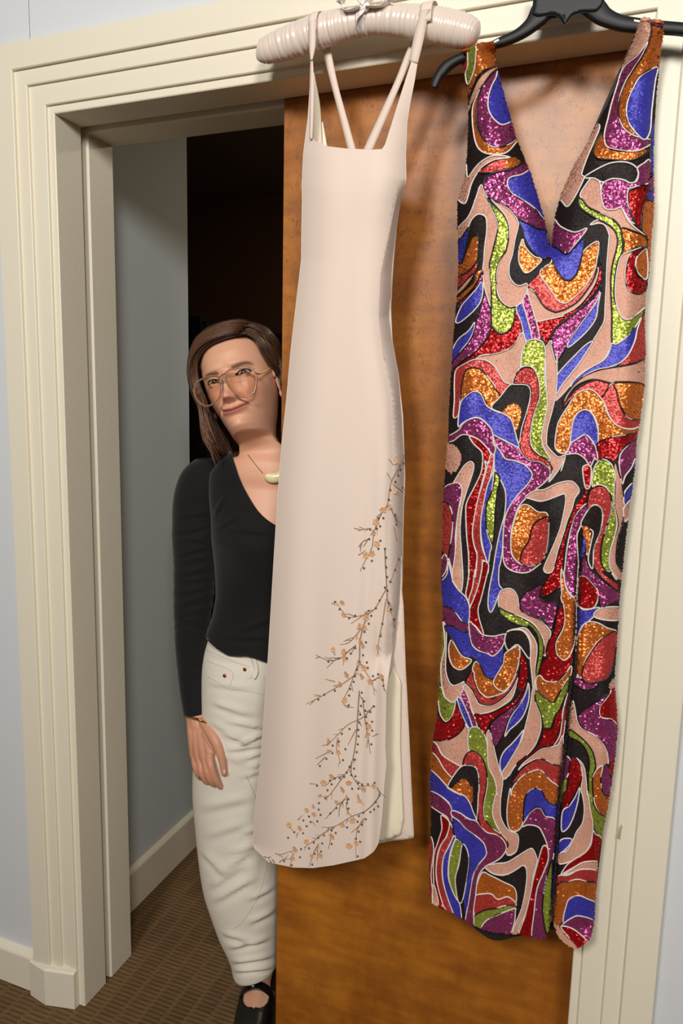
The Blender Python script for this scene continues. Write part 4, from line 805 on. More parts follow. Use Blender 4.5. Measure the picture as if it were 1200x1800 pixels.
def y_seq(px, d):
    u, v = px[:, 0], px[:, 1]
    d = np.minimum(polydist(px, SIDE_R, False), polydist(px, SIDE_L, False))
    y = -.036-.024*(1-(1-np.clip(d/42, 0, 1))**2.4)
    k = sstep(v, 450, 1000)
    y += .0035*np.sin(u/17+1.3*np.sin(v/300)+v/260)*k
    y += .004*gau(u-np.interp(v, [450, 900, 1650], [900, 880, 850]), 10)*k
    y -= .018*(1-sstep(v, 40, 140))
    s = u-slit_u(v); ks = sstep(v, 860, 1100)
    y += .020*gau(s, 3.0)*ks+.007*sstep(s, 0, 14)*ks
    y -= .006*gau(u-880, 45)*gau(v-400, 60)+.006*gau(u-1060, 45)*gau(v-400, 60)
    return y
base = mat('black_sequin_ground', lin(30, 22, 22), .7)
sheet('bodice_and_skirt', OUT, 6.0, y_seq, base, sd)
BKS = np.array([(813, 100), (866, 80), (905, 260), (966, 460), (1010, 300), (1120, 50), (1160, 45), (1146, 300), (1143, 420), (1130, 560), (1130, 680), (1114, 814), (1092, 997), (1079, 1162), (1081, 1300), (1064, 1425), (1048, 1560), (1040, 1600), (1000, 1630), (940, 1640), (900, 1648), (876, 1655), (860, 1651), (836, 1634), (800, 1600), (762, 1560), (762, 1440), (762, 1340), (776, 1180), (782, 1015), (784, 880), (794, 715), (806, 550), (810, 404), (824, 276), (824, 153)], float)
sheet('back_panel', BKS, 12.0, lambda px, d: -.030-.002*np.clip(d/20, 0, 1), base, sd)
# sequins, one small disc each, laid in rows and coloured by the motif they belong to
stp = 2.55
gx, gy = np.meshgrid(np.arange(745, 1175, stp), np.arange(25, 1675, stp*.87)); gx = gx.copy(); gx[1::2] += stp/2
sp = np.stack([gx.ravel(), gy.ravel()], -1); sp += rng.normal(0, .32, sp.shape)
sp = sp[inpoly(sp, OUTR)]
cid = np.full(len(sp), KEYS.index('K'))
for k, _, pl_ in shapes: cid[inpoly(sp, pl_)] = KEYS.index(k)
ds = polydist(sp, OUTR)
yy = y_seq(sp, ds); Pc = at(sp[:, 0], sp[:, 1], yy)
e_ = .8; du = sp+[e_, 0]; dv = sp+[0, e_]
Pu = at(du[:, 0], du[:, 1], y_seq(du, np.maximum(ds, 3)))-at(sp[:, 0], sp[:, 1], y_seq(sp, np.maximum(ds, 3)))
Pv = at(dv[:, 0], dv[:, 1], y_seq(dv, np.maximum(ds, 3)))-at(sp[:, 0], sp[:, 1], y_seq(sp, np.maximum(ds, 3)))
Nn = np.cross(Pv, Pu); Nn /= np.linalg.norm(Nn, axis=1, keepdims=True); Nn *= -np.sign(Nn[:, 1:2])
tilt = np.array([.07, .08, .10, .15, .13, .17, .17, .15])[cid]
lf = lambda a, b_, c_: np.sin(sp[:, 0]/a+1.7*np.sin(sp[:, 1]/b_+c_))*np.cos(sp[:, 1]/(a*1.3)+c_+np.sin(sp[:, 0]/b_))
wav = np.stack([lf(11, 37, 1)+.7*lf(29, 60, 4), 0*ds, lf(13, 41, 2.3)+.7*lf(33, 70, .5)], -1)
Nn = Nn+rng.normal(0, 1, Nn.shape)*tilt[:, None]+.085*wav+np.array([0, 0, .13]); Nn /= np.linalg.norm(Nn, axis=1, keepdims=True)
A = np.cross(Nn, rng.normal(0, 1, Nn.shape)); A /= np.linalg.norm(A, axis=1, keepdims=True); B_ = np.cross(Nn, A)
rad = 1.72*np.linalg.norm(Pc-CAM, axis=1)/FPX*rng.uniform(.92, 1.12, len(Pc))
t_ = np.arange(6)*np.pi/3
V = (Pc+Nn*.0010)[:, None]+rad[:, None, None]*(A[:, None]*np.cos(t_)[None, :, None]+B_[:, None]*np.sin(t_)[None, :, None])
fa = np.arange(len(Pc)*6).reshape(-1, 6)
# keep every disc facing outwards
nrm = np.cross(V[:, 1]-V[:, 0], V[:, 2]-V[:, 0]); fl_ = (nrm*Nn).sum(1) < 0; fa[fl_] = fa[fl_][:, ::-1]
so = mk('sequin', V.reshape(-1, 3), fa, seqm, sd, smooth=False, midx=cid); so['kind'] = 'stuff'
# bead lines round the motifs
bl = {'w': MB(), 'k': MB()}
for i, (k, o, pl_) in enumerate(shapes):
    if o == 'n': continue
    ok = inpoly(pl_, OUTR)
    for k2, o2, p2 in shapes[i+1:]:
        if ok.any() and (p2.min(0) < pl_.max(0)).all() and (p2.max(0) > pl_.min(0)).all(): ok &= ~inpoly(pl_, p2)
    ok &= np.abs(pl_[:, 0]-slit_u(pl_[:, 1])) > np.where(pl_[:, 1] > 1150, 4.5, 0)
    if not ok.any(): continue
    dd = polydist(pl_, OUTR); n = len(pl_)
    Q = at(pl_[:, 0], pl_[:, 1], y_seq(pl_, dd)-.0022)
    runs, cur = [], []
    start = int(np.argmin(ok)) if not ok.all() else 0
    for j in range(n+1):
        q = (start+j) % n
        if j < n and ok[q]: cur.append(q)
        else:
            if len(cur) > 3: runs.append(cur)
            cur = []
    for r_ in runs:
        pts = Q[r_]
        bl[o].add(*tube(pts, .00125*rng.uniform(.9, 1.1, len(pts)), 5, flat=.0011))
for o, nm, cl in (('w', 'white_bead_line', lin(226, 216, 208)), ('k', 'black_bead_line', lin(22, 18, 18))):
    ob = bl[o].build(nm, mat(nm, cl, .4), sd); ob['kind'] = 'stuff'
# strap loops over the hanger
for q in ([(811, 92), (866, 76)], [(1127, 38), (1142, 36)], [(1146, 40), (1164, 41)]):
    (u0, v0), (u1, v1) = q
    a0, a1 = at(u0, v0, -.064), at(u1, v1, -.064)
    arc = []
    t_ = np.linspace(0, np.pi, 10); b = MB()
    V = np.array([[p+np.array([0, .015*(1-math.cos(t)), .007*math.sin(t)]) for t in t_] for p in (a0, (a0+a1)/2, a1)])
    o = mk('shoulder_loop', V.reshape(-1, 3), gridf(3, 10, False), seqm[KEYS.index('T' if u0 > 1100 and u0 < 1140 else 'O')], sd)
    md = o.modifiers.new('thickness', 'SOLIDIFY'); md.thickness = .0012

# ------------------------------------------------------------------ the woman
wm = thing('person', 'smiling woman in glasses, black top and white jeans leaning out from behind the door', 'person')
skin = mat('skin', lin(214, 160, 130), .46, spec=.4, Subsurface_Weight=.12, Subsurface_Scale=.01)
skin.node_tree.nodes['Principled BSDF'].inputs['Subsurface Radius'].default_value = (1, .35, .2)
attr_color(skin)
SK = np.array(lin(223, 168, 137)[:3]); LIPC = np.array(lin(188, 104, 98)[:3]); BLUSH = np.array(lin(222, 148, 124)[:3]); BROW = np.array(lin(104, 70, 50)[:3])
# head frame (fitted to the eyes, nose, mouth, chin and ear)
HY0 = .17; HS = 1.0725; HO = np.array([.3475, HY0, 1.5008]); yw, pt, rl = .1215, -.1573, -.3242
Rz = np.array([[math.cos(yw), -math.sin(yw), 0], [math.sin(yw), math.cos(yw), 0], [0, 0, 1]])
Rx = np.array([[1, 0, 0], [0, math.cos(pt), -math.sin(pt)], [0, math.sin(pt), math.cos(pt)]])
Ry = np.array([[math.cos(rl), 0, math.sin(rl)], [0, 1, 0], [-math.sin(rl), 0, math.cos(rl)]])
HM = Rz@Rx@Ry@np.diag([1., -1., 1.])
def h2w(p): return (np.asarray(p, float)-np.array([0, 0, .1]))@HM.T*HS+HO
def w2h(p): return ((np.asarray(p, float)-HO)/HS)@HM+np.array([0, 0, .1])
SMT = {}
def sm(zt, vt, z, k=.0042):
    if id(vt) not in SMT:
        zz = np.linspace(-.2, .26, 2000); v = np.interp(zz, zt, vt); n = int(k/(zz[1]-zz[0]))*2+1
        ker = np.hanning(n+2)[1:-1]; ker /= ker.sum(); SMT[id(vt)] = (zz, np.convolve(np.pad(v, n//2, 'edge'), ker, 'valid'))
    return np.interp(z, *SMT[id(vt)])
ZT = [-.09, -.05, -.02, -.006, .004, .015, .035, .060, .085, .110, .135, .160, .185, .205, .218, .2245, .226]
WT = [.049, .045, .042, .038, .040, .0430, .0510, .0590, .0660, .0705, .0725, .073, .068, .056, .038, .018, .0]
FT = [.004, .007, .014, .030, .076, .0855, .087, .087, .0865, .0875, .0895, .088, .078, .060, .040, .019, .0]
BT = [.066, .060, .058, .058, .060, .064, .070, .077, .084, .090, .095, .096, .090, .073, .048, .022, .0]
EYX, EYZ, ER = .0315, .1135, .0128
EYY = .0665
def almond(dx, side):
    a = np.clip(1-(dx/.0150)**2, 0, 1); tl = .0012*dx/.015*side
    return tl+.0046*a**.75, tl-.0036*a**.9
def head_pt(th, z):
    """local surface of head and neck; th 0 is the front, + to the viewer's right"""
    w_, f_, b_ = sm(ZT, WT, z), sm(ZT, FT, z), sm(ZT, BT, z)
    w_ = np.maximum(w_, 1e-5)
    s, c = np.sin(th), np.cos(th)
    pf = np.interp(z, [-.02, .01, .05, .12, .2], [1.0, 1.12, 1.02, .88, .95])
    x = w_*np.sign(s)*np.abs(s)**np.interp(z, [0, .02, .06], [1, 1.05, .95])
    y = np.where(c > 0, f_*np.abs(c)**pf, -b_*np.abs(c)**.92)
    zj = .002+np.clip(.064-y, 0, .075)*1.0; kj = sstep(zj-z, -.004, .014)*sstep(y, -.03, .03)*0.0
    x = np.sign(x)*(np.abs(x)*(1-kj)+np.minimum(np.abs(x), .0445)*kj)
    fr = sstep(c, .0, .35)
    g = lambda x0, z0, sx, sz: gau(x-x0, sx)*gau(z-z0, sz)
    ax = np.abs(x); gx_ = lambda x0, z0, sx, sz: gau(ax-x0, sx)*gau(z-z0, sz)
    d = 0
    d = d-.0095*gx_(.030, .1165, .0145, .0105)           # sockets
    d = d+.0040*gx_(.028, .1325, .018, .0055)            # brow ridge
    d = d-.003*g(0, .124, .010, .010)
    # nose
    t = np.clip((.124-z)/(.124-.070), 0, 1); below = sstep(z, .0590, .0668); above = 1-sstep(z, .118, .132)
    amp = (.0065+.0175*t**1.1)*below*above
    d = d+amp*np.exp(-np.abs(x/(.0076+.0032*t))**2.4)
    d = d+.0055*g(0, .0728, .0078, .0062)                # tip
    d = d+.0066*gx_(.0115, .0680, .0048, .0052)*below    # wings
    d = d-.0025*gx_(.0060, .0615, .0034, .0022)          # nostrils
    d = d-.0030*gx_(.0190, .0665, .0030, .0070)
    # mouth, smiling
    zm = .0450+ax*ax*9.5
    mw = 1-sstep(ax, .022, .029)
    d = d+.0055*gau(x, .024)*gau(z-.047, .013)           # muzzle
    d = d+.0034*mw*gau(z-(zm+.0033), .0023)*(1-.3*gau(x, .0035))
    d = d+.0046*mw*gau(z-(zm-.0043), .0029)
    d = d-.0046*(1-sstep(ax, .024, .030))*gau(z-zm, .0013)
    d = d-.0030*gx_(.029, .0525, .0030, .0045)           # corner dimples
    d = d-.0028*g(0, .0335, .016, .0035)                 # under the lip
    d = d-.0012*g(0, .0575, .0028, .0050)
    d = d+.0050*g(0, .0170, .0130, .0095)                # chin
    d = d+.0075*gx_(.0390, .0800, .0145, .0130)          # smiling cheeks
    xn = .0185+np.clip(.074-z, 0, .04)*.52               # smile folds
    d = d-.0030*gau(ax-xn, .0026)*sstep(z, .040, .050)*(1-sstep(z, .068, .078))
    d = d-.0022*gx_(.050, .050, .012, .016)
    d = d-.0022*gx_(.058, .150, .012, .022)              # temples
    d = d-.0018*gx_(.024, .0985, .011, .0022)            # under the eyes
    y = y+d*fr
    # eyelids wrap the eyeball
    dx, dz = ax-EYX, z-EYZ; q = dx*dx+dz*dz
    lid = EYY+np.sqrt(np.clip((ER+.0013)**2-q, 0, None))
    up = gau(dz-.0078-.0008, .0012)*gau(dx, .011)*.0012
    k = sstep(ER*1.12-np.sqrt(q), 0, .0045)
    y = np.where(c > .3, y*(1-k)+np.maximum(y, lid)*k-up, y)
    return np.stack([x, y, z+0*x], -1)
# torso frame
PSI = .34; TR = np.array([math.cos(PSI), math.sin(PSI), 0]); TF = np.array([math.sin(PSI), -math.cos(PSI), 0])
TT = np.array([  # z, cx, cy, half width, half depth
 (1.385, .392, .200, .066, .060), (1.362, .400, .202, .092, .066), (1.340, .410, .206, .128, .074), (1.318, .418, .212, .154, .080), (1.295, .424, .220, .166, .084), (1.262, .428, .222, .170, .095),
 (1.215, .430, .224, .168, .108), (1.170, .430, .226, .168, .119), (1.120, .428, .228, .162, .116), (1.070, .426, .228, .157, .104), (1.030, .425, .228, .156, .099),
 (.980, .424, .227, .163, .101), (.940, .424, .225, .174, .105), (.900, .425, .225, .184, .110), (.860, .426, .225, .188, .113), (.80, .426, .225, .186, .112)])
def torso_pt(th, z, off=0.0):
    o = np.argsort(TT[:, 0]); tz = TT[o]
    zz = np.linspace(.78, 1.40, 900); ker = np.hanning(35); ker /= ker.sum()
    f = lambda k: np.interp(z, zz, np.convolve(np.pad(np.interp(zz, tz[:, 0], tz[:, k]), 17, 'edge'), ker, 'valid'))
    cx, cy, a, b_ = f(1), f(2), f(3)+off, f(4)+off
    s, c = np.sin(th), np.cos(th); e = .88
    X = a*np.sign(s)*np.abs(s)**e; Yf = b_*np.sign(c)*np.abs(c)**e
    # bust
    Yf = Yf+np.where(c > 0, .020*gau(np.abs(X)-.075, .040)*gau(z-1.165, .042)*c, 0)
    Yf = Yf-np.where(c > 0, .006*gau(X, .02)*gau(z-1.17, .04), 0)
    return np.stack([cx+TR[0]*X+TF[0]*Yf, cy+TR[1]*X+TF[1]*Yf, z+0*X], -1)
nt = 288; t_ = np.linspace(-1, 1, nt, endpoint=False); TH = np.pi*(.45*t_+.55*t_**3)
zh = np.concatenate([np.linspace(.2259, .218, 10), np.linspace(.217, .15, 48), np.linspace(.149, .018, 140), np.linspace(.017, -.018, 26)])
HP = head_pt(TH[None, :]+0*zh[:, None], zh[:, None]+0*TH[None, :])
HW = h2w(HP)
# hermite bridge from neck ring to the shoulders, then down the trunk
tz = np.concatenate([np.linspace(1.345, 1.16, 40), np.linspace(1.15, .95, 16)])
TP = torso_pt(TH[None, :]+0*tz[:, None], tz[:, None]+0*TH[None, :], -.003)
m0 = (HW[-1]-HW[-6]); m0 = m0/np.linalg.norm(m0, axis=1, keepdims=True)*.055
m1 = (TP[4]-TP[0]); m1 = m1/np.linalg.norm(m1, axis=1, keepdims=True)*.060
br = []
for t in np.linspace(0, 1, 32)[1:-1]:
    h00, h10, h01, h11 = 2*t**3-3*t*t+1, t**3-2*t*t+t, -2*t**3+3*t*t, t**3-t*t
    br.append(h00*HW[-1]+h10*m0+h01*TP[0]+h11*m1)
ALL = np.concatenate([HW, np.array(br), TP]); nr = len(ALL)
loc = np.concatenate([HP.reshape(-1, 3), w2h(ALL[len(HP):].reshape(-1, 3))]); axx = np.abs(loc[:, 0])
colr = np.tile(SK, (nr*nt, 1)); isf = (np.arange(nr*nt) < len(HP)*nt) & (loc[:, 1] > .03)
def paint(mask, c): 
    global colr
    mm = (mask*isf)[:, None]; colr = colr*(1-mm)+np.asarray(c)*mm
zm = .0450+axx*axx*9.5; z_ = loc[:, 2]
paint(.45*gau(axx-.042, .016)*gau(z_-.076, .014), BLUSH); paint(.35*gau(loc[:, 0], .012)*gau(z_-.074, .010), BLUSH)
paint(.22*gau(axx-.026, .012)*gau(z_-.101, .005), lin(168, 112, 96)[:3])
lipm = (1-sstep(axx, .0235, .0275))*sstep(z_, 0, 1e-9)*np.where(z_ > zm, 1-sstep(z_-zm, .0042-.0010*gau(axx, .003), .0058), 1-sstep(zm-z_, .0058, .0078))*np.clip(1.05-(axx/.028)**4, 0, 1)
paint(.9*lipm, LIPC); paint(.85*gau(z_-zm, .0009)*(1-sstep(axx, .025, .030)), lin(96, 44, 40)[:3])
bz = .1258+.0042*sstep(axx, .012, .040)-.0040*sstep(axx, .042, .058); paint(.9*gau(z_-bz, .0026)*sstep(axx, .012, .017)*(1-sstep(axx, .047, .056)), BROW)
up_, lo_ = almond(axx-EYX, 1)
inx = 1-sstep(np.abs(axx-EYX), .0145, .0165)
paint(.85*gau(z_-EYZ-up_-.0004, .0009)*inx, lin(48, 32, 28)[:3]); paint(.4*gau(z_-EYZ-lo_, .0008)*inx, lin(120, 76, 66)[:3])
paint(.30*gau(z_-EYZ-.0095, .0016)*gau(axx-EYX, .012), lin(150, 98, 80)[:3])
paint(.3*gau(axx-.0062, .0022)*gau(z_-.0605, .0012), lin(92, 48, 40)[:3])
# eye openings
fq = np.array(gridf(nr, nt, True, False))
cen = loc[fq].mean(1); dxe = np.abs(cen[:, 0])-EYX; dze = cen[:, 2]-EYZ; u_, l_ = almond(dxe, 1)
hole = (np.abs(dxe) < .0148) & (dze < u_) & (dze > l_) & (cen[:, 1] > .05) & (fq.max(1) < len(HP)*nt)
fq = fq[~hole]
body = MB()
body.v.append(ALL.reshape(-1, 3)); body.f += [tuple(q) for q in fq]; body.n += nr*nt; body.c.append(colr)
body.f.append(tuple(range(nt)))
# ears
for sd_ in (1, -1):
    n1_, n2_ = 14, 10; V = []
    for i in range(n1_):
        a = -np.pi*.62+i/(n1_-1)*np.pi*1.55
        cx_, cz_ = -.006+.017*math.cos(a+.2)*(-1), .0985+.028*math.sin(a)
        rr_ = .0052+.0012*math.sin(a*1.3)
        for j in range(n2_):
            b_ = 2*np.pi*j/n2_
            V.append((sd_*(.0735+.006*(cx_ < -.004)+rr_*.55*math.cos(b_)), cx_+rr_*math.sin(b_)*.8, cz_+rr_*math.sin(b_)*math.sin(a)*.4))
    body.add(h2w(V), gridf(n1_, n2_, True, True), SK)
    v, f = sphere((sd_*.0735, -.008, .0975), 1, 12, 8, (.004, .0135, .0235)); body.add(h2w(v), f, SK*.92)
    v, f = sphere((sd_*.0745, -.0035, .0720), 1, 10, 8, (.0045, .0068, .0085)); body.add(h2w(v), f, SK)

# right arm and hand as one surface: tapered limbs fused by a voxel remesh
def fuse(chains, vox, smooth_it=6):
    bm = MB()
    for pts, rad in chains:
        pts = np.asarray(pts, float); rad = np.asarray(rad, float)
        pp = smoothpath(pts, 5); rp_ = smoothpath(np.stack([rad, rad*0], -1), 5)[:, 0]
        v, f = tube(pp, rp_, 14, up=(.1, -.9, .2)); bm.add(v, f)
        for e_ in (0, -1): v, f = sphere(pp[e_], rp_[e_]*.995, 14, 10); bm.add(v, f)
    o = bm.build('tmp', skin)
    md = o.modifiers.new('r', 'REMESH'); md.mode = 'VOXEL'; md.voxel_size = vox; md.use_smooth_shade = True
    m2 = o.modifiers.new('s', 'SMOOTH'); m2.iterations = smooth_it; m2.factor = .5
    dg = bpy.context.evaluated_depsgraph_get(); me = bpy.data.meshes.new_from_object(o.evaluated_get(dg))
    v = np.empty(len(me.vertices)*3); me.vertices.foreach_get('co', v); f = [tuple(p.vertices) for p in me.polygons]
    bpy.data.objects.remove(o); bpy.data.meshes.remove(me)
    return v.reshape(-1, 3), f
def pts3(q): return np.array([at(u, v, y) for u, v, y in q])
mm_ = .001
hand = []
WR = (347, 1250, .124)
hand.append((pts3([(343, 1200, .142), (346, 1236, .131), WR, (350, 1275, .110)]), np.array([25, 23.5, 22.5, 23])*mm_))
for a, r0, r1 in (((370, 1322, 0.080), 17, 11.5), ((361, 1330, 0.078), 18, 12), ((351, 1331, 0.083), 17.5, 11.5), ((342, 1326, 0.092), 16.5, 10.5)):
    sx0 = WR[0]+(a[0]-355)*.62
    hand.append((pts3([(sx0+1, 1262, .118), (sx0+(a[0]-sx0)*.5+1, 1292, .098), a]), np.array([r0, (r0+r1)/2+2.5, r1+1.5])*mm_))
FING = [[(367, 1320, .082), (371, 1346, .064), (379, 1369, .066), (387, 1382, .076)],
        [(361, 1330, 0.078), (365, 1356, 0.061), (373, 1374, 0.070), (382, 1379, 0.090)],
        [(351, 1331, 0.083), (355, 1356, 0.068), (363, 1372, 0.078), (373, 1374, 0.098)],
        [(342, 1326, 0.092), (345, 1350, 0.079), (352, 1365, 0.088), (361, 1368, 0.106)]]
for fg, r in zip(FING, (9.6, 10.2, 9.8, 8.8)):
    hand.append((pts3(fg), np.array([r+.9, r, r-.9, r-2.4])*mm_))
hand.append((pts3([(361, 1270, .104), (377, 1297, .083), (386, 1320, .076), (391.5, 1340, .075), (394, 1359, .075)]), np.array([15, 13.5, 10.2, 8.8, 7.4])*mm_))
hand.append((pts3([(364, 1290, .092), (374, 1312, .082)]), np.array([13, 10])*mm_))
av, af = fuse(hand, .0016, 5)
ac = np.tile(SK*np.array([.86, .80, .78]), (len(av), 1))
# a touch of red over the knuckles
for q in [f_[1] for f_ in FING]+[f_[0] for f_ in FING]:
    kc = at(*q); d = np.linalg.norm(av-kc, axis=1); ac = ac*(1-.28*gau(d, .012)[:, None])+np.array(lin(190, 112, 92)[:3])*.28*gau(d, .012)[:, None]
body.add(av, af, ac)
MIRP = np.array([.430, .224, 0]); mirror = lambda V, P=MIRP: V-2*((V-P)@TR)[:, None]*TR
body.add(mirror(av), [tuple(reversed(q)) for q in af], ac)
# legs under the jeans and the feet
FA = np.array([.36, .272, 0]); FD = np.array([.30, -.954, 0]); FD /= np.linalg.norm(FD); FS = np.array([-FD[1], FD[0], 0]); FL = .250
fpt = lambda s, x_, z_: FA+FD*(s*FL)+FS*x_+np.array([0, 0, z_])
foot = [([fpt(.20, 0, .36), fpt(.21, 0, .16), fpt(.22, 0, .085), fpt(.16, 0, .045)], [.050, .038, .036, .030]),
        ([fpt(.24, 0, .10), fpt(.42, 0, .058), fpt(.62, .002, .040), fpt(.85, .004, .026)], [.036, .028, .024, .018]),
        ([fpt(.5, -.02, .04), fpt(.85, -.022, .022)], [.024, .018]), ([fpt(.5, .02, .04), fpt(.85, .020, .022)], [.024, .018])]
fv, ff = fuse(foot, .005, 4)
body.add(fv, ff, SK*.9); MIRL = np.array([.475, .24, 0]); body.add(mirror(fv, MIRL), [tuple(reversed(q)) for q in ff], SK*.9)
body.build('body', skin, wm)

nl_ = MB(); v, f = sphere(at(394, 1357.5, .0660), .0052, 10, 6, (.9, .45, 1.25)); nl_.add(v, f); nl_.build('thumbnail', mat('nail', lin(226, 176, 156), .3), wm)
# eyes
for sd_, nm in ((-1, 'r'), (1, 'l')):
    ec = np.array([sd_*EYX, EYY, EYZ]); g_ = w2h(CAM)-ec; g_ /= np.linalg.norm(g_)
    g_ = g_*.8+np.array([0, 1, 0])*.2; g_ /= np.linalg.norm(g_)
    n1_, n2_ = 40, 40; a_ = np.cross(g_, [0, 0, 1]); a_ /= np.linalg.norm(a_); b_ = np.cross(a_, g_)
    V, Cc = [], []
    for i in range(n1_):
        p = (i/(n1_-1))**1.5*np.pi*.72
        for j in range(n2_):
            t = 2*np.pi*j/n2_; r_ = ER
            V.append(ec+r_*(g_*math.cos(p)+(a_*math.cos(t)+b_*math.sin(t))*math.sin(p)))
            q = r_*math.sin(p)*1000
            Cc.append(lin(10, 8, 8)[:3] if q < 2.3 and p < 1.5 else (lin(72, 60, 48)[:3] if q < 6.1 and p < 1.5 else (lin(40, 32, 28)[:3] if q < 6.7 and p < 1.5 else lin(190, 176, 168)[:3])))
    em = mat('eye_surface', (1, 1, 1, 1), .08)
    if not em.get('a'): attr_color(em); em['a'] = 1
    mk('eye', h2w(V), gridf(n1_, n2_, True), em, wm, cols=np.array(Cc))
    dx = np.linspace(-.0150, .0150, 24); u_, _ = almond(dx, 1)
    zz_ = EYZ+u_; xx_ = EYX+dx
    yl = EYY+np.sqrt(np.clip((ER+.0018)**2-dx**2-u_**2, 0, None)); b = MB()
    b.add(*tube(h2w(np.stack([sd_*xx_, yl, zz_], -1)), np.linspace(.0006, .0011, 24), 6)); b.build('eyelash', mat('lash', lin(30, 22, 20), .6), wm)

# hair
hm = mat('brown_hair', lin(92, 58, 36), .42, spec=.5); attr_color(hm)
def shell(ph, z, off):
    z0 = np.maximum(z, .085)
    w_, f_, b_ = sm(ZT, WT, z0)+off, sm(ZT, FT, z0)+off*.8, sm(ZT, BT, z0)+off*1.1
    flare = np.clip(.085-z, 0, .2)
    w_ = w_+flare*.06; 
    s, c_ = np.sin(ph), np.cos(ph)
    x = w_*np.sign(s)*np.abs(s)**.9; y = np.where(c_ > 0, f_*np.abs(c_)**.9, -b_*np.abs(c_)**.9)
    top = sstep(z, .12, .225)
    return np.stack([x+.012*top, y, z], -1)
hair = MB()
# under-layer
ph_g = np.linspace(-np.pi, np.pi, 120, endpoint=False); zg = np.concatenate([np.linspace(.2345, .2255, 8), np.linspace(.222, -.015, 60)])
G = np.zeros((len(zg), 120, 3))
for i, z in enumerate(zg):
    zc = min(z, .2258); G[i] = shell(ph_g, np.full(120, zc), .0075*(1 if z < .2258 else .3))
    G[i, :, 2] = z if z > .2258 else z+.007*sstep(z, .15, .225)
aph = np.abs(ph_g)*180/np.pi; zl = np.interp(aph, [0, 38, 56, 70, 85, 100, 112, 180], [.186, .182, .168, .140, .122, .10, .0, -.02])
zl = np.where((ph_g < 0), np.interp(aph, [0, 25, 42, 50, 58, 180], [.186, .180, .160, .10, -.02, -.03]), zl)
hf = [q for q in gridf(len(zg), 120) if np.mean([zg[k//120]-zl[k % 120] for k in q]) > 0]
hair.add(h2w(G.reshape(-1, 3)), hf+[tuple(range(120))], lin(44, 27, 18))
def lock(phe, ph0, ze, off, wdt, colv, wave, s1=.42, zk=.150, curl=0.0):
    n = 22; s = np.linspace(0, 1, n)
    k = np.clip(s/s1, 0, 1); kk = k*k*(3-2*k)
    ph = ph0+(phe-ph0)*kk+wave*np.sin(s*7+wave*40)*sstep(s, .4, .9)*.5
    z = np.where(s < s1, .2285+(zk-.2285)*k**1.6, zk+(ze-zk)*np.clip((s-s1)/(1-s1), 0, 1))
    o = off+.006*np.sin(np.pi*np.clip(s, 0, 1))+.004*wave*np.sin(s*9+wave*50)+.010*sstep(s, .55, .85)*curl-.016*sstep(s, .86, 1.0)*curl
    P_ = shell(ph, np.minimum(z, .2255), o)
    P_[:, 2] = z+.006*sstep(z, .17, .228)
    wq = wdt*np.clip(np.minimum(s*8+.35, (1-s)*6+.15), 0, 1)
    C0 = h2w(np.array([0, -.01, .10])); W_ = h2w(P_); up = W_-C0
    v, f = tube(W_, wq, 6, flat=wq*.38, up=up); hair.add(v, f, colv)
hc1, hc2_ = np.array(lin(56, 34, 22)[:3]), np.array(lin(134, 88, 54)[:3])
for i in range(620):
    t = rng.random()
    phe = -np.pi*(.275+.72*t)
    ph0 = .25*(1-sstep(t, 0, .5))+phe*.6*sstep(t, .1, .7)
    ze = rng.normal(-.010, .012)-.004*t; mixv = np.clip(rng.normal(.25, .2)+.25*(1-t), 0, 1)
    lock(phe+rng.normal(0, .03), ph0+rng.normal(0, .08), ze, rng.uniform(.008, .019), rng.uniform(.0018, .0042), hc1+(hc2_-hc1)*mixv, rng.normal(0, .10), zk=rng.uniform(.135, .165), curl=rng.uniform(.2, 1.0))
for i in range(260):
    t = rng.random(); phe = np.pi*(.50+.50*t); ph0 = .30+phe*.55*t
    ze = rng.normal(.0, .012)-.02*t; mixv = np.clip(rng.normal(.12, .14), 0, 1)
    lock(phe+rng.normal(0, .03), ph0+rng.normal(0, .06), ze, rng.uniform(.006, .011), rng.uniform(.002, .004), hc1+(hc2_-hc1)*mixv, rng.normal(0, .05), s1=.5, zk=rng.uniform(.125, .15))
def guide_locks(G0, G1, n_l, lo, hi):
    G0, G1 = np.array(G0, float), np.array(G1, float)
    for i in range(n_l):
        u = rng.random()**1.2; g = smoothpath(G0*(1-u)+G1*u+np.stack([rng.normal(0, 1.6)*np.linspace(.6, 1.4, len(G0)), rng.normal(0, .0022)+0*G0[:, 1]], -1), 4)
        n = len(g); s = np.linspace(0, 1, n); wv_ = rng.normal(0, 1)
        o = rng.uniform(lo, hi)*(.35+.65*np.sin(np.pi*np.clip(s*1.1, 0, 1))**.6)+.0045*np.sin(s*10+wv_*5)*s**1.5
        P_ = shell(np.radians(g[:, 0]), np.minimum(g[:, 1], .2255), o)
        P_[:, 2] = g[:, 1]+o*.6*sstep(g[:, 1], .14, .22)
        wq = rng.uniform(.0016, .0036)*np.clip(np.minimum(s*9+.3, (1-s)*6+.15), 0, 1)
        W_ = h2w(P_); mixv = np.clip(rng.normal(lo*20, .16), 0, 1)
        v, f = tube(W_, wq, 6, flat=wq*.4, up=W_-h2w(np.array([0, -.01, .10]))); hair.add(v, f, hc1+(hc2_-hc1)*mixv)
guide_locks([(25, .188), (4, .187), (-20, .182), (-40, .167), (-50, .138), (-54, .098), (-60, .056), (-65, .018), (-68, -.010)],
            [(70, .226), (0, .227), (-60, .217), (-82, .18), (-92, .14), (-97, .09), (-104, .045), (-110, .005), (-114, -.020)], 560, .011, .028)
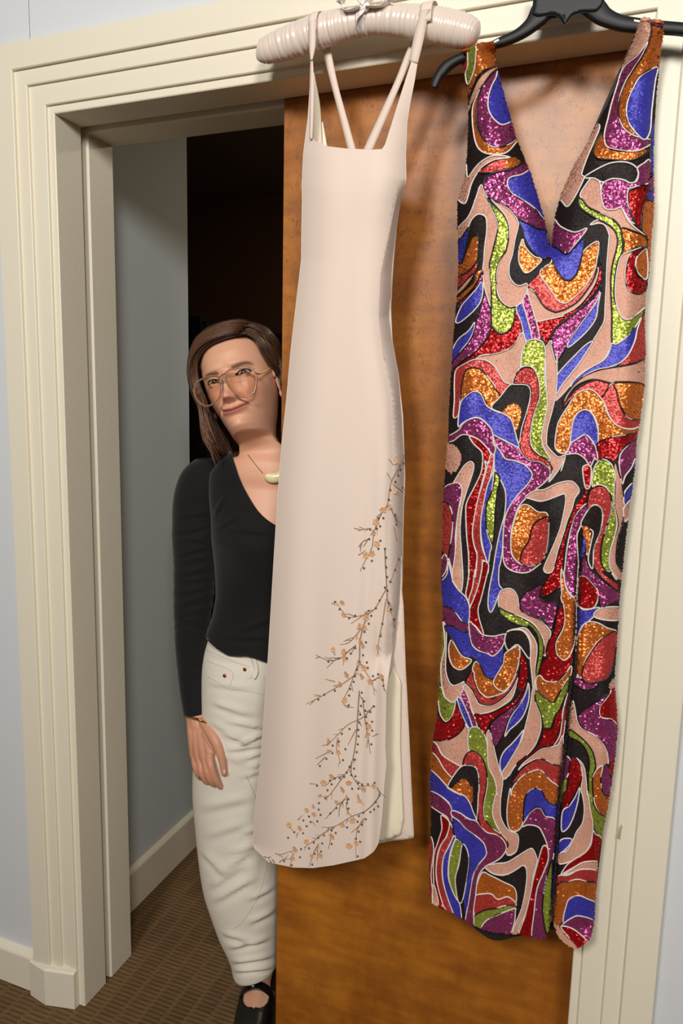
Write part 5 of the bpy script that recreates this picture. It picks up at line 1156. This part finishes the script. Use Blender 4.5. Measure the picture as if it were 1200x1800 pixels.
guide_locks([(25, .188), (39, .184), (52, .170), (61, .148), (72, .128), (88, .112), (104, .094), (118, .06), (125, .02)],
            [(75, .226), (95, .224), (103, .20), (110, .17), (117, .14), (124, .10), (130, .06), (136, .0), (140, -.03)], 380, .006, .012)
guide_locks([(-95, .14), (-98, .10), (-102, .06), (-106, .025), (-108, .0), (-102, -.020)], [(-150, .14), (-152, .10), (-150, .06), (-146, .025), (-140, -.005), (-128, -.026)], 300, .014, .026)
hair.build('hair', hm, wm)

# glasses: drawn on a gently wrapped plane in front of the eyes
acet = mat('pale_amber_acetate', lin(206, 168, 142), .15, Transmission_Weight=.82, IOR=1.45)
gold = mat('gold_metal', lin(206, 160, 84), .22, 1.0)
glass = bpy.data.materials.new('lens_glass'); glass.use_nodes = True; nt_ = glass.node_tree; nt_.nodes.remove(nt_.nodes['Principled BSDF'])
tr = nt_.nodes.new('ShaderNodeBsdfTransparent'); tr.inputs[0].default_value = (.90, .84, .78, 1)
gl = nt_.nodes.new('ShaderNodeBsdfGlossy'); gl.inputs['Roughness'].default_value = .03; mxs = nt_.nodes.new('ShaderNodeMixShader')
fz = nt_.nodes.new('ShaderNodeFresnel'); fz.inputs['IOR'].default_value = 1.45
fm = nt_.nodes.new('ShaderNodeMath'); fm.operation = 'MULTIPLY'; fm.inputs[1].default_value = .07; nt_.links.new(fz.outputs[0], fm.inputs[0]); nt_.links.new(fm.outputs[0], mxs.inputs[0]); nt_.links.new(tr.outputs[0], mxs.inputs[1]); nt_.links.new(gl.outputs[0], mxs.inputs[2])
nt_.links.new(mxs.outputs[0], nt_.nodes['Material Output'].inputs[0])
cl = w2h(CAM)
def onplane(px):
    out = []
    for u, v in np.asarray(px, float):
        d = w2h(CAM+dirs(u, v))-cl; k = (.103-cl[1])/d[1]
        for _ in range(12):
            p = cl+d*k; tgt = .1045-2.0*p[0]**2; k += (tgt-p[1])/d[1]
        out.append(cl+d*k)
    return np.array(out)
ga = bpy.data.objects.new('glasses', None); COL.objects.link(ga); ga.parent = wm; ga['label'] = 'large clear aviator-style glasses with pale amber rims'
RL = [(394, 660), (401, 652), (412, 648), (428, 646), (444, 648), (450, 658), (450, 674), (447, 688), (440, 696), (430, 698), (418, 695), (407, 686), (398, 672)]
LL = [(356, 666), (366, 662), (378, 661), (386, 664), (388, 674), (388, 688), (385, 700), (376, 709), (364, 714), (354, 710), (345, 700), (341, 686), (346, 673)]
for q in (RL, LL):
    hp_ = onplane(smoothpath(q, 5, True)); b = MB(); b.add(*tube(h2w(hp_), .0021, 8, True, flat=.0018, up=h2w(hp_+[0, 1, 0])-h2w(hp_))); b.build('rim', acet, ga)
    cpt = hp_.mean(0); n = len(hp_); rings = [cpt[None].repeat(n, 0)*(1-k)+hp_*k+np.array([0, .0025*(1-k*k), 0]) for k in (.02, .5, .8, 1)]
    b = MB(); b.add(h2w(np.concatenate(rings)), gridf(4, n)); b.build('lens', glass, ga)
b = MB()
for q in ([(386, 664), (391, 660), (396, 657)], [(388, 676), (391, 671), (395, 671)]):
    b.add(*tube(h2w(onplane(smoothpath(q, 5))+[0, .002, 0]), .0011, 6))
e0 = onplane([(450, 656)])[0]; e1 = onplane([(342, 690)])[0]
b.build('bridge', gold, ga)
for e_, sx1 in ((e0, .078), (e1, -.079)):
    b = MB(); b.add(*tube(h2w(smoothpath([e_, e_+np.array([.004*np.sign(sx1), -.012, .0005]), (sx1, .03, .118), (sx1, -.012, .114), (sx1*.98, -.03, .098)], 6)), .0016, 6)); b.build('temple', gold, ga)
    v, f = sphere(e_+np.array([0, .001, 0]), .0026, 8, 6); b = MB(); b.add(h2w(v), f); b.build('hinge', gold, ga)

# black V-neck top: trunk and sleeves
knit = mat('black_jersey', lin(24, 23, 23), .85, spec=.2, Sheen_Weight=.12); noise_bump(knit, 600, .25, .0006)
NECK = np.array([(399, 778), (410, 815), (423, 851), (445.5, 891), (463, 911), (483, 925), (500, 931), (520, 926), (545, 905), (565, 870), (580, 830), (588, 780), (586, 720), (399, 720)], float)
zt_ = np.concatenate([np.linspace(1.392, 1.20, 84), np.linspace(1.198, .845, 80)]); nt2 = 200
thh = np.linspace(-np.pi, np.pi, nt2, endpoint=False)
def lean(z): return 0
TS = torso_pt(thh[None, :]+0*zt_[:, None], zt_[:, None]+0*thh[None, :], (.0045+.0045*sstep(-zt_, -1.0, -.92))[:, None])
# soft cloth folds on the trunk
fold_px = [((405, 930), (470, 938), 6, .004), ((400, 950), (440, 962), 5, .003), ((420, 1110), (480, 1085), 8, .004), ((395, 1120), (470, 1120), 7, .004), ((378, 905), (396, 870), 5, .004), ((382, 930), (420, 905), 5, .003)]
def add_folds(V, folds, nrm, offs=None):
    px = proj(V.reshape(-1, 3)); dsp = np.zeros(len(px))
    for (a, b_, wd, am) in folds:
        a, b_ = np.array(a, float), np.array(b_, float); e_ = b_-a; ln = np.linalg.norm(e_); e_ /= ln; n_ = np.array([-e_[1], e_[0]])
        s = (px-a)@e_; t = (px-a)@n_; en = sstep(s, -ln*.15, ln*.25)*(1-sstep(s, ln*.7, ln*1.15))
        dsp += am*en*(gau(t, wd*.5)-.8*gau(t-wd*.9, wd*.45))
    return (V.reshape(-1, 3)+nrm.reshape(-1, 3)*dsp[:, None]).reshape(V.shape)
def normals_grid(V):
    du = np.roll(V, -1, 1)-np.roll(V, 1, 1); dv = np.gradient(V, axis=0); n = np.cross(du, dv); n /= np.linalg.norm(n, axis=2, keepdims=True)+1e-12
    c_ = V.mean(1, keepdims=True); s = np.sign(((V-c_)*n).sum(2, keepdims=True)); return n*np.where(s == 0, 1, s)
TS = add_folds(TS, fold_px, normals_grid(TS))
ft = np.array(gridf(len(zt_), nt2)); cen = TS.reshape(-1, 3)[ft].mean(1); pxn = proj(cen)
frontm = ((cen-np.array([.43, .224, 0]))@TF) > .0
hemz = lambda px: np.interp(px[:, 0], [355, 363, 381, 399, 420, 432, 450, 469, 520, 600], [1112, 1121, 1138, 1149, 1151, 1150, 1155, 1162, 1170, 1170])
keep = ~(frontm & inpoly(pxn, NECK)) & ~((pxn[:, 1] > hemz(pxn)) & frontm) & ~(~frontm & (cen[:, 2] < .90)) & ~((cen[:, 2] > 1.352) & (((cen-np.array([.40, .212, 0]))@TR) > -.02) & frontm)
top = MB(); top.v.append(TS.reshape(-1, 3)); top.n += len(TS)*nt2; top.f += [tuple(q) for q in ft[keep]]
def sleeve_rings(rows, ny=120, n=40):
    rows = np.array(rows, float); R_s = smoothpath(rows, 12); V = []
    for v, uL, uR, y, bd in R_s:
        a, b_ = at(uL, v, y), at(uR, v, y); c_ = (a+b_)/2; e1 = (b_-a)/2; e2 = np.cross(np.array([0, 0, 1.]), e1); e2 = e2/np.linalg.norm(e2)*bd
        t = np.arange(n)*2*np.pi/n; cs, sn = np.cos(t), np.sin(t)
        V.append(c_+e1*cs[:, None]+e2*sn[:, None])
    return np.array(V)
ROWS = [(806, 348, 392, .198, .030), (814, 338, 398, .196, .044), (824, 329, 402, .194, .054), (838, 321, 402, .190, .058), (860, 314, 398, .186, .059), (885, 310, 391, .182, .057), (915, 309, 383, .177, .053), (945, 308.5, 380, .172, .051), (980, 310.5, 378, .167, .048), (1013, 310.5, 374, .162, .045), (1047, 310, 372, .157, .043), (1091, 310.5, 366.5, .152, .039), (1135, 312, 364, .148, .036), (1180, 316, 365, .142, .034), (1216, 320.5, 367, .134, .034), (1250, 326, 366.5, .124, .0315)]
SV = sleeve_rings(ROWS); SN = normals_grid(SV)
slf = []
for v0, tl, am in ((905, 8, .0022), (930, 14, .003), (950, -10, .0035), (968, 18, .0035), (985, 10, .004), (1003, 20, .0038), (1020, 6, .003), (1038, 16, .0038), (1056, 22, .0035), (1075, 14, .004), (1092, -6, .003), (1110, -14, .0022), (1165, 10, .0012)):
    slf.append(((306, v0+tl*.5), (378, v0-tl*.5+rng.uniform(-4, 4)), rng.uniform(6, 9), am))
slf += [((384, 930), (360, 880), 7, .003), ((380, 925), (345, 950), 7, .003)]
SV = add_folds(SV, slf, SN); ns = SV.shape[1]
cuff = SV[-1].mean(0)
SV2 = np.concatenate([SV, cuff+(SV[-1:]-cuff)*.93, cuff+(SV[-3:-2]-SV[-3].mean(0))*.9+(SV[-3].mean(0)-cuff)*1.0])
top.add(SV2.reshape(-1, 3), gridf(len(SV2), ns)+[tuple(range(ns))])
mv = mirror(SV2.reshape(-1, 3)); top.add(mv, [tuple(reversed(q)) for q in gridf(len(SV2), ns)]+[tuple(range(ns))])
tobj = top.build('top', knit, wm); tobj['label'] = 'black long-sleeved V-neck top'
ttree = bvh_of(tobj)
# neckband
torso_full = MB(); torso_full.v.append(TS.reshape(-1, 3)); torso_full.n = 1; torso_full.f = [tuple(q) for q in ft]
tfo = torso_full.build('tmp', knit); tft = bvh_of(tfo); bpy.data.objects.remove(tfo)
nb_ = drape_path(smoothpath(NECK[:8], 6), [tft], .0006)
if nb_ is not None: b = MB(); b.add(*tube(nb_, .0030, 8)); b.build('neckband', knit, wm)
hp_ = [(u, float(hemz(np.array([[u, 0]]))[0])) for u in np.arange(364, 500, 6)]
q = drape_path(hp_, [tft], .0002)
if q is not None: b = MB(); b.add(*tube(q, .0030, 8)); b.build('hem', knit, wm)

# jeans
denim = mat('off_white_denim', lin(226, 219, 204), .85, spec=.2); noise_bump(denim, 900, .3, .0005)
def leg(rows, n=48): return sleeve_rings(rows, n=n)
LROW = [(1095, 376, 505, .222, .080), (1130, 367, 514, .208, .099), (1160, 364.5, 519, .200, .109), (1200, 363.5, 517, .194, .112), (1240, 361, 508, .188, .108), (1290, 352, 499, .181, .101), (1340, 348, 493, .174, .095), (1387, 347, 491, .171, .092), (1440, 351, 489, .169, .089), (1500, 357, 488, .167, .086), (1551, 365, 488, .166, .084), (1590, 377, 488, .166, .080), (1630, 391, 487, .167, .074), (1660, 404, 486, .167, .066), (1682, 411, 485, .166, .060), (1698, 414, 484, .165, .057), (1704, 416, 483, .165, .055)]
LV = leg(LROW); LN = normals_grid(LV)
lf = [((380, 1235), (440, 1258), 9, .006), ((395, 1290), (450, 1310), 8, .006), ((408, 1268), (468, 1282), 6, .007), ((425, 1308), (465, 1288), 6, .008), ((400, 1318), (462, 1310), 7, .006), ((430, 1335), (466, 1320), 6, .006), ((440, 1352), (462, 1338), 6, .006), ((430, 1365), (460, 1352), 8, .005),
      ((375, 1270), (420, 1300), 8, .005), ((380, 1320), (430, 1345), 8, .004), ((372, 1150), (430, 1165), 8, .003), ((370, 1200), (440, 1210), 9, .003),
      ((372, 1560), (425, 1520), 9, .009), ((375, 1585), (440, 1545), 9, .008), ((385, 1535), (445, 1490), 10, .008), ((405, 1500), (460, 1478), 8, .006), ((430, 1465), (465, 1450), 8, .006), ((360, 1500), (400, 1540), 9, .006),
      ((395, 1640), (450, 1655), 9, .006), ((405, 1665), (470, 1650), 8, .007), ((410, 1690), (478, 1680), 8, .007), ((415, 1706), (480, 1700), 7, .006), ((440, 1620), (480, 1600), 9, .006), ((440, 1580), (478, 1560), 8, .005), ((352, 1420), (440, 1400), 14, .004), ((362, 1470), (430, 1445), 12, .004), ((445, 1560), (455, 1450), 9, .004)]
LV = add_folds(LV, lf, LN); nl = LV.shape[1]
cb = LV[-1].mean(0)
LV2 = np.concatenate([LV, cb+(LV[-1:]-cb)*.93, cb+(LV[-2:-1]-LV[-2].mean(0))*.9+[0, 0, .02]])
jn = MB(); jn.add(LV2.reshape(-1, 3), gridf(len(LV2), nl)); jn.add(mirror(LV2.reshape(-1, 3), MIRL), [tuple(reversed(q)) for q in gridf(len(LV2), nl)])
zp = np.linspace(.965, .80, 26); PV = torso_pt(thh[None, :]+0*zp[:, None], zp[:, None]+0*thh[None, :], (-.006-.050*sstep(-zp, -.880, -.80))[:, None])
jn.add(PV.reshape(-1, 3), gridf(len(zp), nt2, True, False)+[tuple((len(zp)-1)*nt2+j for j in range(nt2))])
jo = jn.build('jeans', denim, wm); jo['label'] = 'off-white tapered jeans'
jt = bvh_of(jo)
stitch = mat('jeans_seam', lin(200, 188, 166), .9)
for q in ([(364, 1143), (385, 1152), (405, 1160), (425, 1168), (440, 1172)], [(365, 1162), (380, 1168), (400, 1176), (410, 1186), (404, 1205)], [(366, 1190), (385, 1200), (404, 1211), (425, 1213), (468, 1222)], [(450, 1158), (447, 1180), (440, 1192), (434, 1191)],
          [(392, 1630), (410, 1632), (424, 1622), (440, 1600), (455, 1570), (466, 1530), (470, 1500)], [(470, 1470), (455, 1420), (440, 1380), (430, 1360)], [(418, 1721), (440, 1722), (482, 1711)]):
    p_ = drape_path(smoothpath(q, 6), [jt], .0004)
    if p_ is not None: b = MB(); b.add(*tube(p_, .0007, 6)); b.build('seam', stitch, wm)
cop = mat('copper_rivet', lin(176, 84, 44), .3, .9)
for q in ((430, 1177), (395, 1188)):
    p_ = drape([q], [jt], .001)[0]
    if p_ is not None: b = MB(); b.add(*sphere(p_, .0045, 12, 6, (1, .55, 1))); b.build('rivet', cop, wm)
p_ = drape_path([(445, 1156), (449, 1170), (449, 1182), (444, 1192)], [jt], .002)
if p_ is not None: b = MB(); b.add(*tube(smoothpath(p_, 4), .0065, 8, flat=.0016)); b.build('belt_loop', denim, wm)

# bangle, ring, pendant
b = MB(); t = np.linspace(0, 2*np.pi, 48, endpoint=False)
fr_ = smoothpath([(323.5, 1259), (333, 1261), (344, 1263), (355, 1267), (366, 1273), (376, 1281)], 6)
A_ = at(fr_[:, 0], fr_[:, 1], .117-.036*np.sin(np.linspace(0, np.pi, len(fr_)))); Bk = A_[::-1].copy(); Bk[:, 1] = 2*.117-Bk[:, 1]; Bk = Bk+np.array([0, 0, .004])
rg = np.concatenate([A_, Bk[1:-1]]); b.add(*tube(rg, .0024, 8, True)); b.build('bangle', gold, wm)
rc = at(357.5, 1363, .072); ax_ = at(363, 1372, .078)-at(355, 1356, .068); ax_ /= np.linalg.norm(ax_); e1 = np.cross(ax_, [0, 1, 0]); e1 /= np.linalg.norm(e1); e2 = np.cross(ax_, e1)
b = MB(); b.add(*tube(rc+(e1*np.cos(t)[:, None]+e2*np.sin(t)[:, None])*.0104, .0011, 6, True)); b.build('ring', gold, wm)
bt = bvh_of([o for o in wm.children if o.name.startswith('body')][0])
pp = drape_path(smoothpath([(468, 836), (478, 840), (490, 838), (500, 832), (508, 829)], 5), [bt], .006)
if pp is not None:
    b = MB(); n = len(pp); b.add(*tube(pp, .0115*np.sqrt(np.clip(1-(np.linspace(-1, 1, n)*.98)**4, .02, 1)), 12, flat=.007)); b.build('pendant', mat('ivory_bean', lin(238, 226, 176), .25), wm)
cp = drape_path(smoothpath([(436, 800), (450, 818), (462, 832)], 5), [bt], .0012)
if cp is not None: b = MB(); b.add(*tube(cp, .0008, 6)); b.build('cord', mat('thin_cord', lin(120, 84, 60), .6), wm)

# shoes
leath = mat('black_leather', lin(18, 17, 17), .32)
def shoe(mir):
    n, m_ = 110, 80; s = np.linspace(-.06, 1.03, n); ph = np.linspace(0, np.pi, m_)
    wv = np.interp(s, [-.06, -.02, .08, .25, .45, .65, .82, .93, 1.0, 1.03], [.004, .018, .033, .037, .041, .046, .044, .035, .018, .003])
    hv = np.interp(s, [-.06, -.02, .08, .25, .45, .62, .75, .9, 1.0, 1.03], [.030, .055, .062, .066, .066, .058, .047, .038, .028, .016])
    V = np.array([[fpt(s[i], wv[i]*np.sign(math.cos(p))*abs(math.cos(p))**.75, .012+hv[i]*math.sin(p)**.8) for p in ph] for i in range(n)])
    f = []
    for q in gridf(n, m_, False):
        i = np.mean([k//m_ for k in q]); j = np.mean([k % m_ for k in q]); si = np.interp(i, range(n), s); pj = np.interp(j, range(m_), ph)
        if si < .46 and abs(pj-np.pi/2) < .85 and si > -.01: continue
        if .46 <= si and (max(si-.56, 0)/.165)**2+((pj-np.pi/2)/.70)**2 < 1: continue
        f.append(q)
    sole = np.array([[fpt(s[i], wv[i]*1.04*c_, z_) for c_, z_ in ((-1, 0), (-1, .014), (1, .014), (1, 0))] for i in range(n)])
    M_ = (lambda a: mirror(a, MIRL)) if mir else (lambda a: a)
    fl = (lambda q: [tuple(reversed(x)) for x in q]) if mir else (lambda q: q)
    p = 'shoe'
    so_ = mk(p, M_(V.reshape(-1, 3)), fl(f), leath, wm)
    md = so_.modifiers.new('t', 'SOLIDIFY'); md.thickness = .002; md.offset = 0
    mk('sole', M_(sole.reshape(-1, 3)), fl(gridf(n, 4, True, True)), mat('black_sole', lin(20, 18, 17), .7), so_, smooth=False)
    t = np.linspace(.12, np.pi-.12, 24)
    st = np.array([fpt(.54+.015*math.sin(a), .0445*math.cos(a), .014+.0700*math.sin(a)**.8) for a in t])
    ctr = fpt(.54, 0, .03); b = MB(); b.add(*tube(M_(st), .0125, 8, flat=.0018, up=M_(st)-M_(ctr[None]))); b.build('strap', leath, so_)
    bc = st[13]+FD*.002; b = MB(); v, f2 = sphere((0, 0, 0), .0062, 12, 8); b.add(M_(np.array(v)+bc), f2); b.build('strap_button', mat('silver_button', lin(205, 196, 186), .2, 1.0), so_)
shoe(False); shoe(True)
